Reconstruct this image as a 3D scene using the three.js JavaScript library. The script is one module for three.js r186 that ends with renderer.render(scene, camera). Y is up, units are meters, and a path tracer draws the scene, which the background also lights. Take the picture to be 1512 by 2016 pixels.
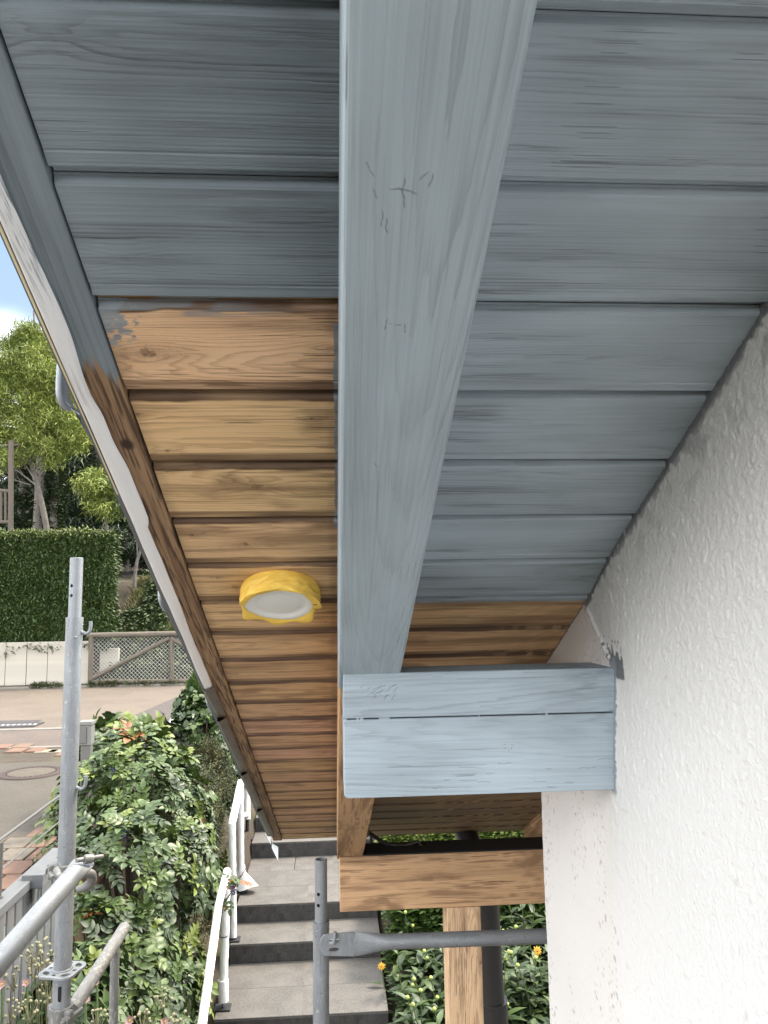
import * as THREE from 'three';
import { mergeGeometries } from 'three/addons/utils/BufferGeometryUtils.js';
import { RoundedBoxGeometry } from 'three/addons/geometries/RoundedBoxGeometry.js';
import { Brush, Evaluator, SUBTRACTION } from 'three-bvh-csg';

// ------------------------------------------------------------------ camera, sky, sun, exposure
const scene = new THREE.Scene();
const EYE = 5;                                             // eye height above datum: first scaffold deck
const camera = new THREE.PerspectiveCamera(2 * Math.atan(1008 / 1500) * 180 / Math.PI, 0.75, 0.05, 400);
camera.position.set(0, EYE, 0);
camera.rotation.set(0.117736, -0.068734, -0.01595, 'YXZ');
camera.updateMatrixWorld(true);
scene.add(camera);
const renderer = new THREE.WebGLRenderer({ antialias: true });
renderer.toneMapping = THREE.LinearToneMapping;
renderer.toneMappingExposure = 4.45;
renderer.shadowMap.enabled = true;
renderer.shadowMap.type = THREE.PCFSoftShadowMap;
const SUN = new THREE.Vector3(0.52, 0.82, -0.24).normalize();
const sun = new THREE.DirectionalLight(0xfff1dc, 1.5);
sun.position.copy(SUN).multiplyScalar(60).add(new THREE.Vector3(-3, 3, -10));
sun.target.position.set(-3, 3, -10);
sun.castShadow = true; sun.shadow.mapSize.set(4096, 4096); sun.shadow.radius = 20; sun.shadow.bias = -0.0005;
Object.assign(sun.shadow.camera, { left: -30, right: 30, top: 30, bottom: -30, near: 1, far: 140 });
scene.add(sun, sun.target);

// ------------------------------------------------------------------ random numbers and noise
function rng(seed) { let a = seed >>> 0; return () => { a |= 0; a = a + 0x6D2B79F5 | 0; let t = Math.imul(a ^ a >>> 15, 1 | a); t = t + Math.imul(t ^ t >>> 7, 61 | t) ^ t; return ((t ^ t >>> 14) >>> 0) / 4294967296; }; }
const NT = new Float32Array(65536); { const r = rng(7); for (let i = 0; i < 65536; i++) NT[i] = r(); }
function vn(x, y) {                                         // smooth value noise, 0..1
  const xi = Math.floor(x), yi = Math.floor(y); let fx = x - xi, fy = y - yi;
  fx = fx * fx * (3 - 2 * fx); fy = fy * fy * (3 - 2 * fy);
  const a = (xi & 255), b = ((xi + 1) & 255), c = (yi & 255) << 8, d = ((yi + 1) & 255) << 8;
  const p = NT[a | c], q = NT[b | c], r = NT[a | d], s = NT[b | d];
  return p + (q - p) * fx + (r - p) * fy + (p - q - r + s) * fx * fy;
}
const fbm = (x, y, o = 3) => { let s = 0, a = 0.5, n = 0; for (let i = 0; i < o; i++) { s += a * vn(x, y); n += a; a *= 0.5; x = x * 2.03 + 17.7; y = y * 2.03 + 5.3; } return s / n; };
const clamp = (x, a = 0, b = 1) => x < a ? a : x > b ? b : x;
const ss = (a, b, x) => { const t = clamp((x - a) / (b - a)); return t * t * (3 - 2 * t); };
const mix = (a, b, t) => a + (b - a) * t;
const mix3 = (a, b, t) => [mix(a[0], b[0], t), mix(a[1], b[1], t), mix(a[2], b[2], t)];

// ------------------------------------------------------------------ sky (sky light comes from here)
const SKYX = 136.1, SKYZ = 85.3;                                // which part of the broken cloud passes overhead
function skyTexture() {
  const w = 1024, h = 512, d = new Float32Array(w * h * 4);
  for (let j = 0; j < h; j++) for (let i = 0; i < w; i++) {
    const el = (j + 0.5) / h * Math.PI - Math.PI / 2, az = (i + 0.5) / w * 2 * Math.PI - Math.PI;
    const dir = new THREE.Vector3(Math.cos(el) * Math.cos(az), Math.sin(el), Math.cos(el) * Math.sin(az));
    const u = Math.max(dir.y, 0), k = 1 - Math.pow(1 - u, 2.2);
    let c = mix3([0.17, 0.215, 0.27], [0.045, 0.095, 0.175], k);
    const s = 1 / (u + 0.18), px = dir.x * s * 1.6, pz = dir.z * s * 1.6;
    const cl = Math.max(ss(0.36, 0.66, fbm(px + SKYX + 0.6 * vn(px * 2, pz * 2), pz + SKYZ, 5)), 0.9 * ss(0.26, 0.05, u)), cb = mix(1.0, 2.1, Math.pow(1 - u, 2.2));   // low cloud banks added and brightened to light the upper wall; greyer bases overhead
    c = mix3(c, [cb, cb * 1.005, cb * 1.01], 0.02 + cl * 0.93);
    const sd = Math.max(0, dir.dot(SUN)); const g = Math.pow(sd, 18) * 0.9 + Math.pow(sd, 3) * 0.18;
    c = [c[0] + g, c[1] + g * 0.97, c[2] + g * 0.9];
    if (dir.y < 0) c = mix3(c, [0.2, 0.19, 0.16], ss(0, -0.12, dir.y));
    const o = (j * w + i) * 4; d[o] = c[0]; d[o + 1] = c[1]; d[o + 2] = c[2]; d[o + 3] = 1;
  }
  const t = new THREE.DataTexture(d, w, h, THREE.RGBAFormat, THREE.FloatType);
  t.mapping = THREE.EquirectangularReflectionMapping; t.magFilter = t.minFilter = THREE.LinearFilter; t.colorSpace = THREE.LinearSRGBColorSpace; t.needsUpdate = true;
  return t;
}
const sky = skyTexture(); scene.background = sky; scene.environment = sky;

// ------------------------------------------------------------------ positions
// All positions below are given from the eye: X right (into the house), h up, z forward along the gable.
const W = (X, h, z) => new THREE.Vector3(X, EYE + h, -z);
function ray(px, py) { return new THREE.Vector3((px - 756) / 1500, -(py - 1008) / 1500, -1).applyQuaternion(camera.quaternion); }
const at = (px, py, z) => { const r = ray(px, py); return W(0, 0, 0).addScaledVector(r, z / -r.z); };
const atX = (px, py, X) => { const r = ray(px, py); return W(0, 0, 0).addScaledVector(r, X / r.x); };
const atH = (px, py, h) => { const r = ray(px, py); return W(0, 0, 0).addScaledVector(r, h / r.y); };
// roof frame: s runs down the slope, drop is measured down from the soffit, X across
const TH = 0.441385, CT = Math.cos(TH), ST = Math.sin(TH), DS = 0.611;
const SL = new THREE.Vector3(0, -ST, -CT), NR = new THREE.Vector3(0, CT, -ST);
const RF = (X, s, drop = 0) => new THREE.Vector3(X, EYE, 0).addScaledVector(NR, DS - drop).addScaledVector(SL, s);
const soffitH = z => (DS - ST * z) / CT;                    // height of the soffit above the eye at depth z

// ------------------------------------------------------------------ object helpers
const used = new Map();
function numbered(n) { const k = used.get(n) || 0; used.set(n, k + 1); return k ? n + '_' + String(k).padStart(3, '0') : n; }
function tag(o, label, category, group) { o.userData.label = label; o.userData.category = category; if (group) o.userData.group = group; return o; }
function thing(name, label, category, pos = new THREE.Vector3(), group) { const g = new THREE.Group(); g.name = numbered(name); g.position.copy(pos); scene.add(g); return tag(g, label, category, group); }
function worldPos(o) { const p = new THREE.Vector3(); for (let q = o; q && q !== scene; q = q.parent) p.add(q.position); return p; }
function part(parent, name, geo, mat, label) {              // geo in world coordinates
  const p = worldPos(parent); geo.translate(-p.x, -p.y, -p.z);
  const m = new THREE.Mesh(geo, mat); m.name = name; m.castShadow = m.receiveShadow = true; parent.add(m);
  if (label) m.userData.label = label;
  return m;
}
function struct(name, geo, mat) { const m = new THREE.Mesh(geo, mat); m.name = numbered(name); m.castShadow = m.receiveShadow = true; m.userData.kind = 'structure'; scene.add(m); return m; }
function clean(g) { if (g.index) { const n = g.toNonIndexed(); g = n; } for (const k of Object.keys(g.attributes)) if (!['position', 'normal', 'uv'].includes(k)) g.deleteAttribute(k); if (!g.attributes.uv) g.setAttribute('uv', new THREE.BufferAttribute(new Float32Array(g.attributes.position.count * 2), 2)); return g; }
const merge = list => mergeGeometries(list.map(clean));
function taper(pts, radius, seg = 8, caps = true) {          // tube through points; radius(t)
  const c = pts.length > 2 ? new THREE.CatmullRomCurve3(pts) : new THREE.LineCurve3(pts[0], pts[1]);
  const n = pts.length > 2 ? Math.max(6, (pts.length - 1) * 5) : 1, fr = c.computeFrenetFrames(n, false), P = [], N = [], U = [], I = [];
  const rf = typeof radius === 'function' ? radius : () => radius, L = c.getLength();
  for (let i = 0; i <= n; i++) { const p = c.getPointAt(i / n), r = rf(i / n);
    for (let j = 0; j <= seg; j++) { const a = j / seg * Math.PI * 2, v = fr.normals[i].clone().multiplyScalar(Math.cos(a)).addScaledVector(fr.binormals[i], Math.sin(a)); P.push(p.x + v.x * r, p.y + v.y * r, p.z + v.z * r); N.push(v.x, v.y, v.z); U.push(j / seg * Math.PI * 2 * r, i / n * L); } }
  for (let i = 0; i < n; i++) for (let j = 0; j < seg; j++) { const a = i * (seg + 1) + j, b = a + seg + 1; I.push(a, a + 1, b, b, a + 1, b + 1); }
  if (caps) for (const e of [0, n]) { const p = c.getPointAt(e / n), t = c.getTangentAt(e / n).multiplyScalar(e ? 1 : -1), k = P.length / 3; P.push(p.x, p.y, p.z); N.push(t.x, t.y, t.z); U.push(0, 0);
    for (let j = 0; j <= seg; j++) { const o = (e * (seg + 1) + j) * 3; P.push(P[o], P[o + 1], P[o + 2]); N.push(t.x, t.y, t.z); U.push(0, 0); }
    for (let j = 0; j < seg; j++) e ? I.push(k, k + 1 + j, k + 2 + j) : I.push(k, k + 2 + j, k + 1 + j); }
  const g = new THREE.BufferGeometry(); g.setAttribute('position', new THREE.Float32BufferAttribute(P, 3)); g.setAttribute('normal', new THREE.Float32BufferAttribute(N, 3)); g.setAttribute('uv', new THREE.Float32BufferAttribute(U, 2)); g.setIndex(I); return g;
}
const tube = (a, b, r, seg = 20) => taper([a, b], r, seg);
function rbox(w, h, d, c, r = 0.004, rotY = 0) { const g = new RoundedBoxGeometry(w, h, d, 2, Math.min(r, w / 2.1, h / 2.1, d / 2.1)); boxUV(g); if (rotY) g.rotateY(rotY); g.translate(c.x, c.y, c.z); return g; }
function boxUV(g) { const p = g.attributes.position, n = g.attributes.normal, u = g.attributes.uv; for (let i = 0; i < p.count; i++) { const ax = Math.abs(n.getX(i)), ay = Math.abs(n.getY(i)), az = Math.abs(n.getZ(i)); if (ay >= ax && ay >= az) u.setXY(i, p.getX(i), p.getZ(i)); else if (ax >= az) u.setXY(i, p.getZ(i), p.getY(i)); else u.setXY(i, p.getX(i), p.getY(i)); } return g; }
function quads(rows, uvs) {                                  // grid of points -> sheet
  const R = rows.length, C = rows[0].length, P = [], U = [], I = [];
  for (let i = 0; i < R; i++) for (let j = 0; j < C; j++) { const p = rows[i][j]; P.push(p.x, p.y, p.z); if (uvs) U.push(...uvs[i][j]); else U.push(j / (C - 1), i / (R - 1)); }
  for (let i = 0; i < R - 1; i++) for (let j = 0; j < C - 1; j++) { const a = i * C + j, b = a + C; I.push(a, b, a + 1, b, b + 1, a + 1); }
  const g = new THREE.BufferGeometry(); g.setAttribute('position', new THREE.Float32BufferAttribute(P, 3)); g.setAttribute('uv', new THREE.Float32BufferAttribute(U, 2)); g.setIndex(I); g.computeVertexNormals(); return g;
}
// ------------------------------------------------------------------ textures
const enc = x => { x = clamp(x); return Math.round(255 * (x <= 0.0031308 ? 12.92 * x : 1.055 * Math.pow(x, 1 / 2.4) - 0.055)); };
const ENC = new Uint8Array(4097); for (let i = 0; i <= 4096; i++) ENC[i] = enc(i / 4096);
function makeTex(w, h, fn, wrap = false) {                   // fn(x, y) in 0..1 -> [r, g, b linear, height 0..1]
  const a = new Uint8Array(w * h * 4), b = new Uint8Array(w * h * 4);
  for (let j = 0; j < h; j++) for (let i = 0; i < w; i++) { const c = fn((i + 0.5) / w, (j + 0.5) / h), o = (j * w + i) * 4;
    for (let k = 0; k < 3; k++) a[o + k] = ENC[Math.round(clamp(c[k]) * 4096)];
    a[o + 3] = b[o + 3] = 255; b[o] = b[o + 1] = b[o + 2] = Math.round(clamp(c[3]) * 255); }
  const mk = (d, cs) => { const t = new THREE.DataTexture(d, w, h, THREE.RGBAFormat); t.magFilter = THREE.LinearFilter; t.minFilter = THREE.LinearMipmapLinearFilter; t.generateMipmaps = true; t.colorSpace = cs; if (wrap) t.wrapS = t.wrapT = THREE.RepeatWrapping; t.needsUpdate = true; return t; };
  return { map: mk(a, THREE.SRGBColorSpace), bumpMap: mk(b, THREE.NoColorSpace) };
}
const withRepeat = (t, rx, ry) => { const o = {}; for (const k of Object.keys(t)) { o[k] = t[k].clone(); o[k].repeat.set(rx, ry); o[k].needsUpdate = true; } return o; };
// --- sawn spruce: plane cut through a trunk with year rings, fibres and knots
function woodCut(seed, knots, spread = 0.09, spacing = 0.0034) {
  const r = rng(seed * 977 + 13), cv = (r() - 0.5) * spread, cw = 0.035 + r() * 0.09, tilt = (r() - 0.5) * 0.09, ph = r() * 100, K = [];
  const nk = knots ?? Math.floor(r() * 4.4);
  for (let i = 0; i < nk; i++) K.push([i % 2 ? r() * 1.3 - 0.35 : r() * 0.30 - 0.25, (r() - 0.5) * 0.11, 0.0035 + r() * r() * 0.0105]);
  return { K, f(u, v) {                                       // u along the grain, v across, metres
    const av = cv + 0.012 * (vn(u * 1.7 + ph, 3.3) - 0.5), aw = cw + tilt * u + 0.02 * (vn(u * 2.3 + ph, v * 5 + 9) - 0.5);
    let rr = Math.hypot(v - av, aw), knot = 0, dk = 1e9;
    for (const [ku, kv, kr] of K) { const du = (u - ku), dv = v - kv, q = (du * du * 0.35 + dv * dv) / (kr * kr); if (q < 40) { rr += (dv >= 0 ? 1 : -1) * kr * 0.9 * Math.exp(-q * 0.12) * ss(0, 0.7, Math.abs(dv) / kr + 0.15); const kd = Math.sqrt(du * du * 0.5 + dv * dv) / kr + 0.5 * (vn(u * 240, v * 240) - 0.5); knot = Math.max(knot, 1 - ss(0.35, 0.95, kd), 0.45 * (1 - ss(0.5, 3.2, Math.sqrt(du * du * 0.12 + dv * dv * 1.6) / kr + 0.5 * vn(u * 90, v * 300)))); } }
    const x = rr / spacing + 0.7 * vn(u * 9 + ph, v * 160) + 0.25 * vn(u * 40, v * 700), fr = x - Math.floor(x);
    const late = ss(0.45, 0.93, fr) * (1 - ss(0.95, 1.0, fr));  // dark late wood, sharp on one side
    const yr = 0.15 + 0.85 * vn(Math.floor(x) * 7.3 + ph, 1.5 + u * 1.3);
    const fib = vn(u * 14 + ph, v * 1500) * 0.6 + vn(u * 5 + ph, v * 480) * 0.4;
    return [late * yr, fib, knot];
  } };
}
const PAINT = [0.294, 0.350, 0.385], PAINT_THIN = [0.202, 0.245, 0.272], DARKWOOD = [0.052, 0.055, 0.058];
function natural(cut, u, v, age, dirt) {
  const [l, f, k] = cut.f(u, v);
  let c = mix3([0.92, 0.64, 0.39], [0.75, 0.46, 0.245], f);
  c = mix3(c, [0.30, 0.155, 0.075], l * 0.58);
  const bl = Math.max(ss(0.50, 0.80, fbm(u * 3.1 + age * 3, v * 30 + age * 11, 4)), 0.9 * ss(0.56, 0.76, fbm(u * 5 + age * 7, v * 95 + age * 5, 3)), ss(0.60, 0.80, fbm(u * 7 + age * 2, v * 14 + age * 3, 4)));
  c = mix3(c, [0.16, 0.083, 0.041], bl * (0.45 + 0.35 * f) * (0.75 + dirt));
  c = mix3(c, [0.32, 0.185, 0.10], dirt * (0.55 + 0.4 * vn(u * 4, v * 60)));
  c = mix3(c, [0.10, 0.045, 0.02], k * (0.45 + 0.4 * vn(u * 420, v * 420)));
  const ck = ss(0.84, 0.87, vn(u * 9 + age * 5, v * 800 + age * 31)) * ss(0.66, 0.78, vn(u * 3 + 9, v * 12 + age * 7));
  c = mix3(c, [0.05, 0.022, 0.011], ck * 0.7);
  const sk = ss(0.66, 0.80, vn(u * 16 + age * 3, v * 420 + age * 9)) * ss(0.45, 0.7, fbm(u * 2.2 + age, v * 16 + age * 5, 3)); c = mix3(c, [0.15, 0.075, 0.036], sk * 0.6);
  return [c[0], c[1], c[2], 0.75 - 0.25 * l - 0.15 * f - 0.5 * ck - 0.1 * k];
}
function painted(cut, u, v, thin, seed, streak = 0) {
  const [l, f, k] = cut.f(u, v);
  const base = mix3(PAINT, PAINT_THIN, thin);
  const br = fbm(u * 2.6 + seed * 3.1, v * 34 + seed * 7, 4), open = ss(0.46, 0.74, br) * (0.30 + 0.70 * l);
  const dry = ss(0.50, 0.72, fbm(u * 4.2 + seed * 9, v * 70 + seed * 5, 4) + 0.10 * (f - 0.5)) * ss(0.40, 0.62, fbm(u * 3.4 + seed * 4, v * 9 + seed * 2, 3) + streak * 0.22);   // where the brush skipped
  let c = mix3(base, mix3(DARKWOOD, base, 0.30), clamp(open * (0.30 + 0.45 * clamp(thin)) + l * 0.20 + k * 0.22 + (f - 0.5) * 0.10 + dry * (0.34 + 0.46 * streak) * (0.28 + 0.42 * l + 0.55 * ss(0.42, 0.7, vn(u * 26 + seed, v * 1250)))));
  const brush = vn(u * 5 + seed, v * 900) - 0.5, cloud = fbm(u * 7 + seed * 2, v * 16, 3) - 0.5;
  const m = 1 + brush * 0.12 + cloud * 0.42;
  const ck = ss(0.90, 0.92, vn(u * 9 + seed * 5, v * 1100 + seed * 31)) * ss(0.72, 0.80, vn(u * 4 + 2 * seed, v * 22 + seed * 7));
  c = mix3([c[0] * m, c[1] * m, c[2] * m], [0.04, 0.044, 0.05], ck * 0.45);
  return [c[0], c[1], c[2], 0.7 - 0.22 * l + brush * 0.2 - 0.5 * ck];
}
const PITCH = 0.1436, S0 = 0.134, boardS = k => S0 + (k - 1) * PITCH;      // board k lies between boardS(k) and boardS(k + 1)
const BX0 = -0.262, BXW = 1.16;
function boardAtlas(k0, nb, size) {                          // eight boards to a sheet, each with grain of its own
  const cuts = []; for (let k = k0; k < k0 + nb; k++) cuts.push(woodCut(k + 60, k > 3 && k < 9 ? 3 : undefined, 0.16));
  return makeTex(size, size, (x, y) => {
    const X = BX0 + BXW * x, kk = Math.min(nb - 1, Math.floor(y * nb)), k = k0 + kk, t = (y * nb - kk) * PITCH, s = boardS(k) + t, cut = cuts[kk];
    const u = X, v = t - 0.06, left = X < 0.06;
    const jag = 0.004 * (fbm(X * 22, s * 30, 3) - 0.5);
    let m;
    if (left) {
      m = 1 - ss(-0.0012, 0.0012, s - 0.5575 - jag * 0.25);
      const corner = ss(0.38, 0.66, fbm(X * 160, s * 240, 3) + 0.30 - 16 * Math.max(0, X + 0.232) - 9 * Math.max(0, s - 0.590));
      if (k >= 4 && s < 0.66) m = Math.max(m, corner * 0.9);
      if (s > 0.557 && s < 0.583) m = Math.max(m, 0.62 * ss(0.0, -0.12, X + 0.07 * vn(s * 400, 2)) * ss(0.35, 0.6, vn(X * 30, s * 260) + 0.12));
      const edge = 0.009 - X, wv = 0.0035 + 0.009 * ss(0.4, 0.75, vn(s * 9 + 3, 7.7)) * (1 - ss(0.75, 0.80, s)) + 0.003 * vn(s * 120, 4);
      if (s > 0.59 && s < 1.02) m = Math.max(m, (1 - ss(wv - 0.001, wv + 0.001, edge)) * 0.9);
    } else m = 1 - ss(-0.002, 0.003, s - 1.300 - jag);
    let c = null, p = null;
    if (m < 0.999) {
      const dirt = 0.05 + ss(5, 15, k) * 0.5 + (left ? 0 : 0.18) + 0.16 * vn(k * 9.1, 6.6);
      c = natural(cut, u, v, k, dirt); const tone = 0.90 + 0.20 * vn(k * 5.7, 3.1), warm = 0.94 + 0.12 * vn(k * 3.3, 8.1); c = [c[0] * tone, c[1] * tone * (2 - warm) * 0.99, c[2] * tone * warm * warm, c[3]];
      if (!left && k > 15) { const g = 0.75 + 0.3 * vn(k * 4.4, 2), q0 = mix3(c, [0.17 * g, 0.135 * g, 0.10 * g], 0.72); c = [q0[0], q0[1], q0[2], c[3]]; }
      const a = 0.0115 + 0.006 * (fbm(X * 14 + k * 3, s * 40, 3) - 0.5) * 2, e1 = (1 - ss(a - 0.003, a + 0.002, t)) * (0.55 + 0.6 * vn(X * 9 + k, 3)), e2 = ss(0.1165, 0.121, t) * (0.35 + 0.4 * vn(X * 12, k * 3.3));
      const q = mix3(c, [0.065, 0.029, 0.014], clamp(Math.max(e1 * 1.15, e2 * 1.2)) * 0.92); c = [q[0], q[1], q[2], c[3]];
      const eL = (1 - ss(0.0, 0.02, X + 0.24)) * 0.4 + (1 - ss(0.006, 0.02, 0.009 - X)) * (left ? 0.45 : 0); const q2 = mix3(c, [0.10, 0.05, 0.025], eL * vn(s * 60, X * 40)); c = [q2[0], q2[1], q2[2], c[3]];
      if (!left && k >= 9) { const st = ss(0.5, 0.7, vn(X * 70 + s * 60, s * 20 + k)) * ss(0.30, 0.45, X); const q3 = mix3(c, [0.42, 0.27, 0.15], st * 0.5); c = [q3[0], q3[1], q3[2], c[3]]; }
    }
    if (m > 0.001) {
      const thin = left ? 0.86 + 0.14 * ss(-0.2, 0.0, X) : mix(-0.75, -1.0, ss(0.16, 0.36, X)) + 0.35 * ss(7, 9.5, k);
      p = painted(cut, u, v, thin + 0.1 * (fbm(X * 5 + k, s * 9, 2) - 0.5) - (left ? 0.5 * ss(-0.16, -0.24, X) : 0), k * 3 + (left ? 1 : 2), left ? 0.5 : mix(1, 0.25, ss(0.15, 0.33, X)));
      if (t < 0.009) { const d = 1 - 0.35 * (1 - t / 0.009); p = [p[0] * d, p[1] * d, p[2] * d, p[3]]; }
    }
    if (!p) return c; if (!c) return p;
    const o = mix3(c, p, m); return [o[0], o[1], o[2], mix(c[3], p[3], m)];
  });
}
// ------------------------------------------------------------------ materials
const std = (o) => new THREE.MeshStandardMaterial(o);
const lin = (r, g, b) => new THREE.Color().setRGB(r, g, b);
const plain = (r, g, b, rough = 0.7, metal = 0) => std({ color: lin(r, g, b), roughness: rough, metalness: metal });
function beamTex(w, h, lu, lv, seed, fn) { const cut = woodCut(seed, 5, 0.1, 0.004); cut.K.forEach((k, i) => { k[0] = lu * (0.08 + 0.84 * ((i * 0.37 + seed * 0.13) % 1)); }); return makeTex(w, h, (x, y) => fn(cut, x * lu, (y - 0.5) * lv, x, y), true); }
// the planed gap lines, knots and hairline cracks on the near rafter: [s, X, length, angle, width]
const rafterMarks = [[0.315, 0.0495, 0.022, 0.15, 0.0007], [0.317, 0.0495, 0.028, 1.5, 0.0006], [0.337, 0.036, 0.016, 1.5, 0.0005], [0.343, 0.040, 0.015, 1.45, 0.0005], [0.300, 0.027, 0.014, 1.2, 0.0004], [0.307, 0.067, 0.012, 1.6, 0.0005], [0.304, 0.062, 0.010, 2.2, 0.0005], [0.318, 0.030, 0.010, 1.3, 0.0004], [0.436, 0.044, 0.014, 1.7, 0.0005], [0.440, 0.060, 0.012, 1.5, 0.0005], [0.436, 0.052, 0.012, 0.1, 0.0004], [0.628, 0.045, 0.010, 1.4, 0.0005]];
function marks(c, list, a, b) { for (const [ma, mb, len, an, wd] of list) { const da = a - ma, db = b - mb, al = da * Math.sin(an) + db * Math.cos(an), ac = da * Math.cos(an) - db * Math.sin(an) + 0.0022 * (vn(al * 160 + ma * 900, 5) - 0.5); const e = (1 - ss(wd * 0.4, wd * 1.2, Math.abs(ac))) * (1 - ss(len * 0.3, len * 0.5, Math.abs(al))) * (0.5 + 0.5 * vn(al * 400, ma * 300)); if (e > 0) { const q = mix3(c, [0.045, 0.05, 0.06], e * 0.7); c = [q[0], q[1], q[2], c[3] - e * 0.5]; } } return c; }
const RS0 = -0.4, RSL = 1.85;                                // painted rafter texture covers s from RS0
const rafterCut = woodCut(5, 0, 0.03, 0.0031);
const rafterPaint = std({ ...makeTex(2048, 256, (x, y) => { const s = RS0 + x * RSL, X = -0.01 + y * 0.15; let c = painted(rafterCut, s * 0.9, X - 0.06, -0.38, 41); c = marks(c, rafterMarks, s, X); const sp = fbm(s * 3, X * 260, 2) - 0.5; return [c[0] * (1 + sp * 0.16), c[1] * (1 + sp * 0.16), c[2] * (1 + sp * 0.14), c[3] + sp * 0.3]; }), bumpScale: 0.0012, roughness: 0.58 });
const purlinMarks = []; { const r = rng(90); for (let i = 0; i < 13; i++) purlinMarks.push([-(0.125 + (i % 9 === 0 ? r() * 0.05 : 0.145 + r() * 0.045)), 0.10 + r() * 0.36, 0.01 + r() * 0.03, (r() - 0.5) * 0.12, 0.0005]); for (let i = 0; i < 22; i++) purlinMarks.push([-(0.135 + r() * 0.025), 0.045 + r() * 0.06, 0.006 + r() * 0.012, 0.2 + r() * 0.9, 0.0005]); for (let i = 0; i < 5; i++) purlinMarks.push([-0.243 - 0.008 * Math.sin(i * 0.8), 0.294 - 0.007 * Math.cos(i * 0.8), 0.006, 0.2 + i * 0.6, 0.0005]); }
const purlinCut = woodCut(23, 0, 0.08, 0.006);
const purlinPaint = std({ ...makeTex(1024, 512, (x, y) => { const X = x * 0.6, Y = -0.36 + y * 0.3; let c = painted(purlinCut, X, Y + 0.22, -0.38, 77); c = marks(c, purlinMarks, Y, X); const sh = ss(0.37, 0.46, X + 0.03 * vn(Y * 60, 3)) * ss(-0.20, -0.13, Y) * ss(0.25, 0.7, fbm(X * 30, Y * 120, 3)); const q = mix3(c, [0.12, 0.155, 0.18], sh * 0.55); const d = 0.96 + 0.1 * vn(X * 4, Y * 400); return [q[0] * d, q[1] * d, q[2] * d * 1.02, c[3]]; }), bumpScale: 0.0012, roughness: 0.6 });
const brownBeam = std({ ...beamTex(2048, 256, 2.7, 0.3, 31, (cut, u, v) => { const c = natural(cut, u, v, 3, 0.42); return [c[0] * 0.92, c[1] * 0.89, c[2] * 0.85, c[3]]; }), bumpScale: 0.0016, roughness: 0.7 });
for (const k of ['map', 'bumpMap']) brownBeam[k].repeat.set(1 / 2.7, 1 / 0.3);
const postWood = std({ ...beamTex(2048, 256, 2.7, 0.3, 37, (cut, u, v) => { const c = natural(cut, u, v, 9, 0.05); return [c[0] * 0.92, c[1] * 0.95, c[2] * 1.0, c[3]]; }), bumpScale: 0.0016, roughness: 0.7 });
for (const k of ['map', 'bumpMap']) postWood[k].repeat.set(1 / 2.7, 1 / 0.3);
const BS0 = -0.3, BSL = 4.2;
const bargeCut = woodCut(63, 3, 0.05, 0.005);
const bargeMat = std({ ...makeTex(2048, 128, (x, y) => {
  const s = BS0 + x * BSL, X = -0.30 + y * 0.065;
  const m = 1 - ss(-0.012, 0.012, s - 0.648 - 0.035 * (fbm(X * 210, s * 8, 3) - 0.5) * 2 - 0.02 * ss(-0.27, -0.25, X));
  let c = [0, 0, 0, 0.5], p;
  if (m < 1) { c = natural(bargeCut, s * 0.8, X + 0.27, 4, 0.75); const st = ss(0.42, 0.72, fbm(s * 14 + X * 150, X * 380 - s * 12, 3)); const q = mix3(c, [0.075, 0.040, 0.022], 0.42 + st * 0.54); const d = Math.hypot(s - 0.80, (X + 0.262) * 1.3), kn = 1 - ss(0.006, 0.016, d); const q2 = mix3(q, [0.04, 0.02, 0.012], kn); c = [q2[0], q2[1], q2[2], c[3]]; }
  if (m > 0) p = painted(bargeCut, s * 0.8, X + 0.27, 0.42, 19);
  const o = p ? mix3(c, p, m) : c; return [o[0], o[1], o[2], p ? mix(c[3], p[3], m) : c[3]];
}), bumpScale: 0.001, roughness: 0.65 });
const atlasMats = [[-2, 8, 2048], [6, 8, 2048], [14, 8, 1024], [22, 8, 1024]].map(([k0, n, size]) => ({ k0, n, mat: std({ ...boardAtlas(k0, n, size), bumpScale: 0.0011, roughness: 0.62 }) }));
const darkGap = plain(0.012, 0.011, 0.01, 0.95);
const slate = plain(0.045, 0.05, 0.056, 0.55);
const tileMat = std({ ...makeTex(256, 256, (x, y) => { const n = fbm(x * 9, y * 9, 4), m = 0.85 + 0.35 * n; return [0.34 * m, 0.365 * m, 0.40 * m, n]; }, true), bumpScale: 0.001, roughness: 0.5 });
const trimMetal = std({ ...makeTex(256, 256, (x, y) => { const n = fbm(x * 6, y * 20, 4), m = 0.7 + 0.6 * n; return [0.17 * m, 0.155 * m, 0.135 * m, n]; }, true), bumpScale: 0.0006, roughness: 0.45, metalness: 0.35 });
const galv = std({ ...makeTex(512, 512, (x, y) => { const n = fbm(x * 12, y * 6, 4), sp = vn(x * 60, y * 40), st = vn(x * 90, y * 3), m = 0.66 + 0.42 * n + 0.14 * sp + 0.08 * st, mo = ss(0.74, 0.80, fbm(x * 30 + 5, y * 30, 3)), sc = ss(0.86, 0.9, vn(x * 18, y * 160)); let c = [0.225 * m, 0.238 * m, 0.250 * m]; c = mix3(c, [0.40, 0.385, 0.35], mo * 0.7); c = mix3(c, [0.13, 0.125, 0.12], sc * 0.5); return [...c, 0.5 + 0.3 * n + 0.2 * sp + mo * 0.3]; }, true), bumpScale: 0.0004, roughness: 0.48, metalness: 0.35 });
for (const k of ['map', 'bumpMap']) galv[k].repeat.set(6.5, 2.2);
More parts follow.
